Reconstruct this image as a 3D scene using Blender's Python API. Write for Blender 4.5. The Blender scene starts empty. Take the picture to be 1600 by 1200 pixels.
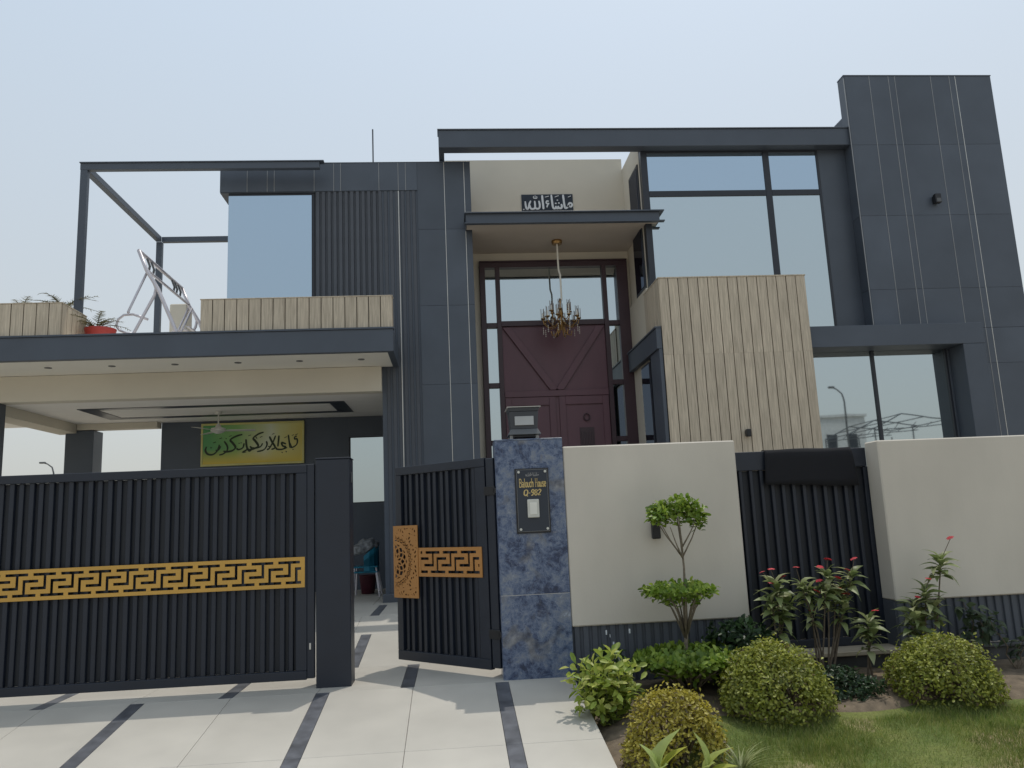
import bpy, bmesh, math, random
import numpy as np
from mathutils import Vector, Matrix, noise

scene = bpy.context.scene
C = scene.collection
random.seed(7)
RNG = np.random.default_rng(7)

# ------------------------------------------------------------------ camera
YAW, PITCH, ROLL = math.radians(4.611), math.radians(9.714), math.radians(-2.524)
fw = Vector((math.sin(YAW) * math.cos(PITCH), math.cos(YAW) * math.cos(PITCH), math.sin(PITCH)))
rt = Vector((math.cos(YAW), -math.sin(YAW), 0))
up = rt.cross(fw)
r2 = math.cos(ROLL) * rt + math.sin(ROLL) * up
u2 = -math.sin(ROLL) * rt + math.cos(ROLL) * up
cam_data = bpy.data.cameras.new("camera")
cam = bpy.data.objects.new("camera", cam_data)
C.objects.link(cam)
cam.matrix_world = Matrix(((r2.x, u2.x, -fw.x, 0), (r2.y, u2.y, -fw.y, 0), (r2.z, u2.z, -fw.z, 1.48), (0, 0, 0, 1)))
cam_data.sensor_width = 36
cam_data.lens = 36 * 1250 / 1600
cam_data.clip_start = 0.1
cam_data.clip_end = 6000
scene.camera = cam

# ------------------------------------------------------------------ sky, sun, exposure
SUN_TO = Vector((0.45, 0.68, 2.32)).normalized()
ELEV = math.asin(SUN_TO.z)
world = bpy.data.worlds.new("World")
scene.world = world
world.use_nodes = True
wn = world.node_tree.nodes
wl = world.node_tree.links
wn.clear()
sky = wn.new("ShaderNodeTexSky")
sky.sky_type = 'NISHITA'
sky.sun_disc = False
sky.sun_elevation = ELEV
sky.sun_rotation = math.atan2(SUN_TO.x, SUN_TO.y)
sky.air_density = 1.0
sky.dust_density = 5.0
sky.ozone_density = 1.0
# the photograph's sky is an even milky haze: the clear-sky model is veiled by a pale haze tone, a little warmer at the horizon
geo = wn.new("ShaderNodeTexCoord")
sepz = wn.new("ShaderNodeSeparateXYZ")
wl.new(geo.outputs["Generated"], sepz.inputs[0])
hz = wn.new("ShaderNodeMapRange")
hz.inputs[1].default_value = 0.0
hz.inputs[2].default_value = 0.55
wl.new(sepz.outputs[2], hz.inputs[0])
hcol = wn.new("ShaderNodeMix")
hcol.data_type = 'RGBA'
hcol.inputs[6].default_value = (6.1, 6.2, 5.8, 1)
hcol.inputs[7].default_value = (5.9, 6.95, 7.95, 1)
wl.new(hz.outputs[0], hcol.inputs[0])
veil = wn.new("ShaderNodeMix")
veil.data_type = 'RGBA'
veil.inputs[0].default_value = 0.72
wl.new(sky.outputs[0], veil.inputs[6])
wl.new(hcol.outputs[2], veil.inputs[7])
bg = wn.new("ShaderNodeBackground")
bg.inputs[1].default_value = 0.15
wo = wn.new("ShaderNodeOutputWorld")
wl.new(veil.outputs[2], bg.inputs[0])
wl.new(bg.outputs[0], wo.inputs[0])
sun_d = bpy.data.lights.new("sun", 'SUN')
sun_d.energy = 2.3
sun_d.angle = math.radians(0.5)
sun_d.color = (1.0, 0.95, 0.86)
sun = bpy.data.objects.new("sun", sun_d)
C.objects.link(sun)
sun.rotation_euler = (-SUN_TO).to_track_quat('-Z', 'Y').to_euler()
scene.view_settings.view_transform = 'Standard'
scene.view_settings.look = 'None'
scene.view_settings.gamma = 1
scene.view_settings.use_curve_mapping = False
scene.view_settings.exposure = -0.38
scene.render.engine = 'CYCLES'
scene.cycles.use_denoising = True
scene.cycles.max_bounces = 8

# ------------------------------------------------------------------ materials
MATS = {}


def nodes_of(name):
    m = bpy.data.materials.new(name)
    m.use_nodes = True
    nt = m.node_tree
    return m, nt, nt.nodes["Principled BSDF"]


def mat(name, col, rough=0.5, metal=0.0, var=0.12, scale=3.0, bump=0.0, bscale=60.0, stretch=(1, 1, 1), rand=0.0, spec=0.5,
        dark=None, grime=0.0):
    """plain painted / stone / plastic surface: base colour with noise variation, fine bump, per-object variation"""
    m, nt, b = nodes_of(name)
    N, L = nt.nodes, nt.links
    tc = N.new("ShaderNodeTexCoord")
    mp = N.new("ShaderNodeMapping")
    mp.inputs["Scale"].default_value = stretch
    L.new(tc.outputs["Object"], mp.inputs[0])
    nz = N.new("ShaderNodeTexNoise")
    nz.inputs["Scale"].default_value = scale
    nz.inputs["Detail"].default_value = 6
    L.new(mp.outputs[0], nz.inputs["Vector"])
    rp = N.new("ShaderNodeValToRGB")
    rp.color_ramp.elements[0].position = 0.3
    rp.color_ramp.elements[1].position = 0.7
    d = dark or tuple(c * (1 - var) for c in col)
    rp.color_ramp.elements[0].color = (*d, 1)
    rp.color_ramp.elements[1].color = (*tuple(min(1, c * (1 + var * 0.6)) for c in col), 1)
    L.new(nz.outputs[0], rp.inputs[0])
    out = rp.outputs[0]
    if grime > 0:
        n2 = N.new("ShaderNodeTexNoise")
        n2.inputs["Scale"].default_value = 0.7
        n2.inputs["Detail"].default_value = 8
        L.new(tc.outputs["Object"], n2.inputs["Vector"])
        mr = N.new("ShaderNodeMapRange")
        mr.inputs[1].default_value = 0.35
        mr.inputs[2].default_value = 0.75
        mr.inputs[3].default_value = 1.0
        mr.inputs[4].default_value = 1.0 - grime
        L.new(n2.outputs[0], mr.inputs[0])
        mx = N.new("ShaderNodeVectorMath")
        mx.operation = 'SCALE'
        L.new(out, mx.inputs[0])
        L.new(mr.outputs[0], mx.inputs["Scale"])
        out = mx.outputs[0]
    if rand > 0:
        oi = N.new("ShaderNodeObjectInfo")
        mr = N.new("ShaderNodeMapRange")
        mr.inputs[3].default_value = 1 - rand
        mr.inputs[4].default_value = 1 + rand
        L.new(oi.outputs["Random"], mr.inputs[0])
        mx = N.new("ShaderNodeVectorMath")
        mx.operation = 'SCALE'
        L.new(out, mx.inputs[0])
        L.new(mr.outputs[0], mx.inputs["Scale"])
        out = mx.outputs[0]
    L.new(out, b.inputs["Base Color"])
    b.inputs["Roughness"].default_value = rough
    b.inputs["Metallic"].default_value = metal
    b.inputs["Specular IOR Level"].default_value = spec
    nr = N.new("ShaderNodeMapRange")
    nr.inputs[3].default_value = max(0.02, rough - 0.08)
    nr.inputs[4].default_value = min(1, rough + 0.08)
    L.new(nz.outputs[0], nr.inputs[0])
    L.new(nr.outputs[0], b.inputs["Roughness"])
    if bump > 0:
        n3 = N.new("ShaderNodeTexNoise")
        n3.inputs["Scale"].default_value = bscale
        n3.inputs["Detail"].default_value = 4
        L.new(mp.outputs[0], n3.inputs["Vector"])
        bp = N.new("ShaderNodeBump")
        bp.inputs["Strength"].default_value = bump
        bp.inputs["Distance"].default_value = 0.01
        L.new(n3.outputs[0], bp.inputs["Height"])
        L.new(bp.outputs[0], b.inputs["Normal"])
    MATS[name] = m
    return m


def mat_wood(name, c0, c1):
    m, nt, b = nodes_of(name)
    N, L = nt.nodes, nt.links
    tc = N.new("ShaderNodeTexCoord")
    oi = N.new("ShaderNodeObjectInfo")
    add = N.new("ShaderNodeVectorMath")
    add.operation = 'ADD'
    sc = N.new("ShaderNodeVectorMath")
    sc.operation = 'SCALE'
    cb = N.new("ShaderNodeCombineXYZ")
    L.new(oi.outputs["Random"], cb.inputs[0])
    L.new(oi.outputs["Random"], cb.inputs[2])
    L.new(cb.outputs[0], sc.inputs[0])
    sc.inputs["Scale"].default_value = 17.0
    L.new(tc.outputs["Object"], add.inputs[0])
    L.new(sc.outputs[0], add.inputs[1])
    mp = N.new("ShaderNodeMapping")
    mp.inputs["Scale"].default_value = (26, 26, 1.4)
    L.new(add.outputs[0], mp.inputs[0])
    nz = N.new("ShaderNodeTexNoise")
    nz.inputs["Scale"].default_value = 1.6
    nz.inputs["Detail"].default_value = 8
    nz.inputs["Roughness"].default_value = 0.65
    nz.inputs["Distortion"].default_value = 0.6
    L.new(mp.outputs[0], nz.inputs["Vector"])
    rp = N.new("ShaderNodeValToRGB")
    rp.color_ramp.elements[0].position = 0.32
    rp.color_ramp.elements[0].color = (*c0, 1)
    rp.color_ramp.elements[1].position = 0.68
    rp.color_ramp.elements[1].color = (*c1, 1)
    L.new(nz.outputs[0], rp.inputs[0])
    mr = N.new("ShaderNodeMapRange")
    mr.inputs[3].default_value = 0.93
    mr.inputs[4].default_value = 1.07
    L.new(oi.outputs["Random"], mr.inputs[0])
    mx = N.new("ShaderNodeVectorMath")
    mx.operation = 'SCALE'
    L.new(rp.outputs[0], mx.inputs[0])
    L.new(mr.outputs[0], mx.inputs["Scale"])
    L.new(mx.outputs[0], b.inputs["Base Color"])
    b.inputs["Roughness"].default_value = 0.6
    bp = N.new("ShaderNodeBump")
    bp.inputs["Strength"].default_value = 0.15
    bp.inputs["Distance"].default_value = 0.004
    L.new(nz.outputs[0], bp.inputs["Height"])
    L.new(bp.outputs[0], b.inputs["Normal"])
    MATS[name] = m


def mat_marble(name):
    m, nt, b = nodes_of(name)
    N, L = nt.nodes, nt.links
    tc = N.new("ShaderNodeTexCoord")
    oi = N.new("ShaderNodeObjectInfo")
    cb = N.new("ShaderNodeCombineXYZ")
    L.new(oi.outputs["Random"], cb.inputs[1])
    sc = N.new("ShaderNodeVectorMath")
    sc.operation = 'SCALE'
    sc.inputs["Scale"].default_value = 9.0
    L.new(cb.outputs[0], sc.inputs[0])
    ad = N.new("ShaderNodeVectorMath")
    ad.operation = 'ADD'
    L.new(tc.outputs["Object"], ad.inputs[0])
    L.new(sc.outputs[0], ad.inputs[1])
    n1 = N.new("ShaderNodeTexNoise")
    n1.inputs["Scale"].default_value = 6.5
    n1.inputs["Detail"].default_value = 12
    n1.inputs["Roughness"].default_value = 0.82
    n1.inputs["Distortion"].default_value = 0.35
    L.new(ad.outputs[0], n1.inputs["Vector"])
    rp = N.new("ShaderNodeValToRGB")
    cr = rp.color_ramp
    cr.elements[0].position = 0.36
    cr.elements[0].color = (0.018, 0.028, 0.06, 1)
    cr.elements[1].position = 0.68
    cr.elements[1].color = (0.34, 0.40, 0.50, 1)
    for p, c in ((0.43, (0.026, 0.042, 0.095)), (0.49, (0.085, 0.12, 0.205)), (0.54, (0.14, 0.175, 0.25)), (0.60, (0.19, 0.205, 0.235))):
        e = cr.elements.new(p)
        e.color = (*c, 1)
    L.new(n1.outputs[0], rp.inputs[0])
    n2 = N.new("ShaderNodeTexNoise")
    n2.inputs["Scale"].default_value = 3.0
    n2.inputs["Detail"].default_value = 5
    n2.inputs["Distortion"].default_value = 1.0
    L.new(ad.outputs[0], n2.inputs["Vector"])
    mr = N.new("ShaderNodeMapRange")
    mr.inputs[1].default_value = 0.57
    mr.inputs[2].default_value = 0.66
    L.new(n2.outputs[0], mr.inputs[0])
    mx = N.new("ShaderNodeMix")
    mx.data_type = 'RGBA'
    L.new(mr.outputs[0], mx.inputs[0])
    L.new(rp.outputs[0], mx.inputs[6])
    n4 = N.new("ShaderNodeTexNoise")
    n4.inputs["Scale"].default_value = 11
    n4.inputs["Detail"].default_value = 8
    L.new(ad.outputs[0], n4.inputs["Vector"])
    rp2 = N.new("ShaderNodeValToRGB")
    rp2.color_ramp.elements[0].position = 0.35
    rp2.color_ramp.elements[0].color = (0.04, 0.05, 0.08, 1)
    rp2.color_ramp.elements[1].position = 0.7
    rp2.color_ramp.elements[1].color = (0.24, 0.24, 0.25, 1)
    L.new(n4.outputs[0], rp2.inputs[0])
    L.new(rp2.outputs[0], mx.inputs[7])
    # crystal edges and pale hairline veins
    vo = N.new("ShaderNodeTexVoronoi")
    vo.feature = 'DISTANCE_TO_EDGE'
    vo.inputs["Scale"].default_value = 11
    wv = N.new("ShaderNodeVectorMath")
    wv.operation = 'MULTIPLY_ADD'
    wv.inputs[1].default_value = (0.22, 0.22, 0.22)
    L.new(n1.outputs["Color"], wv.inputs[0])
    L.new(ad.outputs[0], wv.inputs[2])
    L.new(wv.outputs[0], vo.inputs["Vector"])
    vr_ = N.new("ShaderNodeMapRange")
    vr_.inputs[1].default_value = 0.0
    vr_.inputs[2].default_value = 0.035
    vr_.inputs[3].default_value = 0.55
    vr_.inputs[4].default_value = 0.0
    L.new(vo.outputs["Distance"], vr_.inputs[0])
    vm_ = N.new("ShaderNodeMath")
    vm_.operation = 'MULTIPLY'
    L.new(vr_.outputs[0], vm_.inputs[0])
    L.new(n4.outputs[0], vm_.inputs[1])
    m3 = N.new("ShaderNodeMix")
    m3.data_type = 'RGBA'
    L.new(vm_.outputs[0], m3.inputs[0])
    L.new(mx.outputs[2], m3.inputs[6])
    m3.inputs[7].default_value = (0.42, 0.46, 0.54, 1)
    L.new(m3.outputs[2], b.inputs["Base Color"])
    b.inputs["Roughness"].default_value = 0.28
    MATS[name] = m


def mat_glass(name, tint, body, mixf=0.72, rough=0.02):
    """sun-control glazing: a metallic coat that mirrors the sky over a dark body"""
    m = bpy.data.materials.new(name)
    m.use_nodes = True
    N, L = m.node_tree.nodes, m.node_tree.links
    N.clear()
    out = N.new("ShaderNodeOutputMaterial")
    mx = N.new("ShaderNodeMixShader")
    mx.inputs[0].default_value = mixf
    g = N.new("ShaderNodeBsdfGlossy")
    g.inputs["Color"].default_value = (*tint, 1)
    g.inputs["Roughness"].default_value = rough
    tc = N.new("ShaderNodeTexCoord")
    nz = N.new("ShaderNodeTexNoise")
    nz.inputs["Scale"].default_value = 0.9
    L.new(tc.outputs["Object"], nz.inputs["Vector"])
    bp = N.new("ShaderNodeBump")
    bp.inputs["Strength"].default_value = 0.04
    bp.inputs["Distance"].default_value = 0.02
    L.new(nz.outputs[0], bp.inputs["Height"])
    L.new(bp.outputs[0], g.inputs["Normal"])
    d = N.new("ShaderNodeBsdfDiffuse")
    d.inputs["Color"].default_value = (*body, 1)
    L.new(d.outputs[0], mx.inputs[1])
    L.new(g.outputs[0], mx.inputs[2])
    L.new(mx.outputs[0], out.inputs[0])
    MATS[name] = m


def mat_leaf(name, cols, rough=0.45, trans=0.42, rand_obj=False):
    m, nt, b = nodes_of(name)
    N, L = nt.nodes, nt.links
    ge = N.new("ShaderNodeNewGeometry")
    rp = N.new("ShaderNodeValToRGB")
    cr = rp.color_ramp
    while len(cr.elements) < len(cols):
        cr.elements.new(0.5)
    for i, c in enumerate(cols):
        cr.elements[i].position = i / max(1, len(cols) - 1)
        cr.elements[i].color = (*c, 1)
    if rand_obj:
        oi = N.new("ShaderNodeObjectInfo")
        L.new(oi.outputs["Random"], rp.inputs[0])
    else:
        L.new(ge.outputs["Random Per Island"], rp.inputs[0])
    tc = N.new("ShaderNodeTexCoord")
    nz = N.new("ShaderNodeTexNoise")
    nz.inputs["Scale"].default_value = 6
    L.new(tc.outputs["Object"], nz.inputs["Vector"])
    mr = N.new("ShaderNodeMapRange")
    mr.inputs[1].default_value = 0.3
    mr.inputs[2].default_value = 0.7
    mr.inputs[3].default_value = 0.75
    mr.inputs[4].default_value = 1.2
    L.new(nz.outputs[0], mr.inputs[0])
    mx = N.new("ShaderNodeVectorMath")
    mx.operation = 'SCALE'
    L.new(rp.outputs[0], mx.inputs[0])
    L.new(mr.outputs[0], mx.inputs["Scale"])
    L.new(mx.outputs[0], b.inputs["Base Color"])
    b.inputs["Roughness"].default_value = rough
    tr = N.new("ShaderNodeBsdfTranslucent")
    L.new(mx.outputs[0], tr.inputs[0])
    ms = N.new("ShaderNodeMixShader")
    ms.inputs[0].default_value = trans
    L.new(b.outputs[0], ms.inputs[1])
    L.new(tr.outputs[0], ms.inputs[2])
    L.new(ms.outputs[0], nt.nodes["Material Output"].inputs[0])
    MATS[name] = m


mat("charcoal_tile", (0.076, 0.092, 0.118), 0.42, var=0.14, scale=1.5, rand=0.11, bump=0.02, grime=0.1)
mat("charcoal_paint", (0.074, 0.090, 0.116), 0.5, var=0.10, scale=2.0, grime=0.12)
mat("fluted_charcoal", (0.078, 0.087, 0.104), 0.6, var=0.1, scale=4, rand=0.06)
mat("grout", (0.16, 0.19, 0.22), 0.8)
mat("inlay_bright", (0.62, 0.60, 0.56), 0.35, metal=0.5)
mat("inlay_dull", (0.30, 0.30, 0.30), 0.4, metal=0.4)
mat("cream_paint", (0.66, 0.61, 0.51), 0.85, var=0.04, scale=1.2, bump=0.05, bscale=120, grime=0.08)
mat("soffit_paint", (0.88, 0.85, 0.77), 0.85, var=0.04, scale=1.2)
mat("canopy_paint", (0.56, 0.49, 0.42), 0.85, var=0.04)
mat("ceiling_paint", (0.86, 0.83, 0.78), 0.85, var=0.04)
mat("wall_grey_cream", (0.64, 0.585, 0.50), 0.85, var=0.06, scale=2.2, bump=0.08, bscale=90, grime=0.13, stretch=(1, 1, 0.35))
mat_wood("wood_tile", (0.38, 0.32, 0.24), (0.65, 0.56, 0.43))
mat("wood_gap", (0.022, 0.017, 0.012), 0.9)
mat_marble("blue_marble")
mat("gate_metal", (0.013, 0.018, 0.030), 0.42, var=0.12, scale=5)
mat("gate_sheet", (0.009, 0.012, 0.018), 0.55, var=0.12, scale=5)
mat("gold_metal", (0.56, 0.325, 0.07), 0.38, metal=0.25, var=0.08)
mat("copper_metal", (0.49, 0.235, 0.07), 0.38, metal=0.25, var=0.08)
mat("maroon_wood", (0.128, 0.056, 0.074), 0.42, var=0.15, scale=3, stretch=(1, 1, 0.3))
mat("maroon_frame", (0.052, 0.027, 0.035), 0.42, var=0.12, scale=3)
mat("window_frame", (0.022, 0.026, 0.036), 0.4)
mat("black_plastic", (0.012, 0.012, 0.014), 0.35)
mat("black_cloth", (0.008, 0.008, 0.011), 0.95, bump=0.4, bscale=300)
mat("floor_tile", (0.54, 0.51, 0.45), 0.55, var=0.09, scale=2.8, rand=0.025, grime=0.20, bump=0.03)
mat("floor_joint", (0.46, 0.43, 0.37), 0.9)
mat("dark_granite", (0.105, 0.11, 0.125), 0.5, var=0.45, scale=7, rand=0.05)
mat("rough_cement", (0.075, 0.075, 0.075), 0.9, var=0.4, scale=4, bump=0.3, bscale=30)
mat("ledge_stone", (0.42, 0.36, 0.27), 0.8, var=0.15, scale=8)
mat("soil", (0.17, 0.13, 0.088), 0.95, var=0.45, scale=9, bump=0.6, bscale=50)
mat("ground_sand", (0.42, 0.37, 0.29), 0.95, var=0.15, scale=0.4)
mat("asphalt", (0.40, 0.37, 0.33), 0.9, var=0.2, scale=12)
mat("pavement", (0.42, 0.37, 0.30), 0.9, var=0.15, scale=6, bump=0.1)
mat("steel_tube", (0.62, 0.59, 0.62), 0.35, metal=0.35)
mat("pot_red", (0.42, 0.045, 0.035), 0.5)
mat("brass", (0.36, 0.22, 0.09), 0.3, metal=0.9)
mat("chrome", (0.6, 0.57, 0.52), 0.25, metal=0.9)
mat("candle", (0.8, 0.78, 0.7), 0.5)
mat("crystal", (0.55, 0.5, 0.45), 0.1, spec=0.8)
mat("smoked_glass", (0.12, 0.07, 0.04), 0.08, spec=0.8)
mat("white_plastic", (0.62, 0.61, 0.55), 0.45)
mat("letter_white", (0.72, 0.75, 0.78), 0.5, var=0.05)
mat("letter_gold", (0.62, 0.46, 0.18), 0.4, var=0.05)
mat("plaque_dark", (0.022, 0.03, 0.045), 0.35)
mat("ink_dark", (0.03, 0.045, 0.02), 0.6)
mat("frame_gold", (0.6, 0.55, 0.2), 0.4)
mat("chair_teal", (0.02, 0.20, 0.30), 0.4)
mat("bundle_cloth", (0.2, 0.21, 0.22), 0.9, var=0.6, scale=16)
mat("bucket_maroon", (0.10, 0.02, 0.035), 0.5)
mat("bark_grey", (0.20, 0.165, 0.12), 0.9, var=0.35, scale=30, bump=0.3)
mat("twig_brown", (0.13, 0.10, 0.07), 0.9, var=0.3, scale=30)
mat("stem_green", (0.09, 0.10, 0.05), 0.7, var=0.3, scale=20)
mat("petal_red", (0.55, 0.022, 0.035), 0.5, rand=0.25)
mat("lamp_metal", (0.10, 0.105, 0.11), 0.5)
mat("lamp_dark", (0.045, 0.05, 0.06), 0.4)
mat("lamp_white", (0.42, 0.43, 0.43), 0.4)
mat("building_far", (0.52, 0.53, 0.53), 0.9)
mat_glass("glass_blue", (0.57, 0.69, 0.80), (0.02, 0.03, 0.04), 0.80)
mat_glass("glass_grey", (0.67, 0.745, 0.77), (0.02, 0.03, 0.03), 0.80)
mat_glass("glass_dark", (0.22, 0.24, 0.30), (0.012, 0.012, 0.018), 0.6)
mat_leaf("leaf_topiary", [(0.1, 0.18, 0.02), (0.22, 0.33, 0.04), (0.36, 0.46, 0.08)])
mat_leaf("leaf_dome", [(0.13, 0.16, 0.022), (0.28, 0.31, 0.045), (0.44, 0.45, 0.085)])
mat_leaf("leaf_dome_gold", [(0.22, 0.19, 0.02), (0.42, 0.36, 0.045), (0.58, 0.5, 0.1)])
mat_leaf("leaf_dry", [(0.168, 0.120, 0.066), (0.240, 0.192, 0.108), (0.120, 0.102, 0.048)])
mat_leaf("leaf_variegated", [(0.22, 0.31, 0.04), (0.42, 0.5, 0.09), (0.66, 0.66, 0.2)], rand_obj=True)
mat_leaf("leaf_variegated_mass", [(.20, .29, .04), (.40, .48, .09), (.62, .63, .19)])
mat_leaf("leaf_flowering", [(0.14, 0.19, 0.06), (0.3, 0.36, 0.14), (0.5, 0.52, 0.28)], rand_obj=True)
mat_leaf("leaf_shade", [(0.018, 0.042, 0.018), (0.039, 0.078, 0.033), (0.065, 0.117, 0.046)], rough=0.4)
mat_leaf("leaf_vine", [(0.05, 0.08, 0.045), (0.09, 0.13, 0.07), (0.14, 0.18, 0.1)], rand_obj=True)
mat_leaf("leaf_broad", [(0.45, 0.51, 0.16), (0.38, 0.47, 0.17), (0.62, 0.58, 0.07)], rand_obj=True)
mat_leaf("leaf_palm", [(0.10, 0.10, 0.035), (0.17, 0.14, 0.06), (0.07, 0.09, 0.04)])
mat_leaf("leaf_straw", [(0.40, 0.38, 0.22), (0.30, 0.34, 0.14), (0.5, 0.48, 0.3)])
mat_leaf("grass_blade", [(0.12, 0.19, 0.035), (0.2, 0.28, 0.05), (0.36, 0.35, 0.12), (0.26, 0.31, 0.07)], trans=0.35)


def m_lawn():
    m, nt, b = nodes_of("lawn_ground")
    N, L = nt.nodes, nt.links
    tc = N.new("ShaderNodeTexCoord")
    n1 = N.new("ShaderNodeTexNoise")
    n1.inputs["Scale"].default_value = 1.6
    n1.inputs["Detail"].default_value = 7
    L.new(tc.outputs["Object"], n1.inputs["Vector"])
    rp = N.new("ShaderNodeValToRGB")
    rp.color_ramp.elements[0].position = 0.4
    rp.color_ramp.elements[0].color = (0.11, 0.15, 0.03, 1)
    rp.color_ramp.elements[1].position = 0.62
    rp.color_ramp.elements[1].color = (0.34, 0.27, 0.15, 1)
    e = rp.color_ramp.elements.new(0.52)
    e.color = (0.18, 0.20, 0.05, 1)
    L.new(n1.outputs[0], rp.inputs[0])
    n2 = N.new("ShaderNodeTexNoise")
    n2.inputs["Scale"].default_value = 60
    n2.inputs["Detail"].default_value = 3
    L.new(tc.outputs["Object"], n2.inputs["Vector"])
    mr = N.new("ShaderNodeMapRange")
    mr.inputs[1].default_value = 0.3
    mr.inputs[2].default_value = 0.7
    mr.inputs[3].default_value = 0.6
    mr.inputs[4].default_value = 1.2
    L.new(n2.outputs[0], mr.inputs[0])
    mx = N.new("ShaderNodeVectorMath")
    mx.operation = 'SCALE'
    L.new(rp.outputs[0], mx.inputs[0])
    L.new(mr.outputs[0], mx.inputs["Scale"])
    L.new(mx.outputs[0], b.inputs["Base Color"])
    b.inputs["Roughness"].default_value = 0.95
    bp = N.new("ShaderNodeBump")
    bp.inputs["Strength"].default_value = 0.7
    bp.inputs["Distance"].default_value = 0.02
    L.new(n2.outputs[0], bp.inputs["Height"])
    L.new(bp.outputs[0], b.inputs["Normal"])
    MATS["lawn_ground"] = m


def m_picture():
    m, nt, b = nodes_of("picture_print")
    N, L = nt.nodes, nt.links
    tc = N.new("ShaderNodeTexCoord")
    n1 = N.new("ShaderNodeTexNoise")
    n1.inputs["Scale"].default_value = 1.1
    n1.inputs["Detail"].default_value = 2
    L.new(tc.outputs["Object"], n1.inputs["Vector"])
    sp = N.new("ShaderNodeSeparateXYZ")
    L.new(tc.outputs["Object"], sp.inputs[0])
    # x runs 0..1.96, z runs 0..0.78 on the print
    rx = N.new("ShaderNodeValToRGB")
    cr = rx.color_ramp
    cr.elements[0].position = 0.0
    cr.elements[0].color = (0.10, 0.33, 0.11, 1)
    cr.elements[1].position = 1.0
    cr.elements[1].color = (0.62, 0.50, 0.10, 1)
    for p, c in ((0.25, (0.24, 0.46, 0.14)), (0.45, (0.55, 0.60, 0.32)), (0.6, (0.66, 0.70, 0.52)), (0.75, (0.66, 0.66, 0.30))):
        e = cr.elements.new(p)
        e.color = (*c, 1)
    mx = N.new("ShaderNodeMath")
    mx.operation = 'MULTIPLY_ADD'
    mx.inputs[1].default_value = 0.51
    mx.inputs[2].default_value = -0.30
    ad = N.new("ShaderNodeMath")
    ad.operation = 'MULTIPLY_ADD'
    ad.inputs[1].default_value = 0.45
    L.new(sp.outputs[0], mx.inputs[0])
    L.new(n1.outputs[0], ad.inputs[0])
    L.new(mx.outputs[0], ad.inputs[2])
    L.new(ad.outputs[0], rx.inputs[0])
    mz = N.new("ShaderNodeMapRange")
    mz.inputs[1].default_value = 0.30
    mz.inputs[2].default_value = 0.02
    L.new(sp.outputs[2], mz.inputs[0])
    mix = N.new("ShaderNodeMix")
    mix.data_type = 'RGBA'
    L.new(mz.outputs[0], mix.inputs[0])
    L.new(rx.outputs[0], mix.inputs[6])
    mix.inputs[7].default_value = (0.66, 0.50, 0.06, 1)
    L.new(mix.outputs[2], b.inputs["Base Color"])
    b.inputs["Roughness"].default_value = 0.4
    MATS["picture_print"] = m


m_lawn()
m_picture()

# ------------------------------------------------------------------ object helpers
OFF = {}


def thing(name, label, cat, loc=(0, 0, 0), group=None):
    o = bpy.data.objects.new(name, None)
    C.objects.link(o)
    o.empty_display_size = 0.1
    o.location = loc
    o["label"] = label
    o["category"] = cat
    if group:
        o["group"] = group
    OFF[o.name] = Vector(loc)
    return o


def tag(o, label=None, cat=None, group=None, kind=None):
    if label: o["label"] = label
    if cat: o["category"] = cat
    if group: o["group"] = group
    if kind: o["kind"] = kind
    return o


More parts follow.
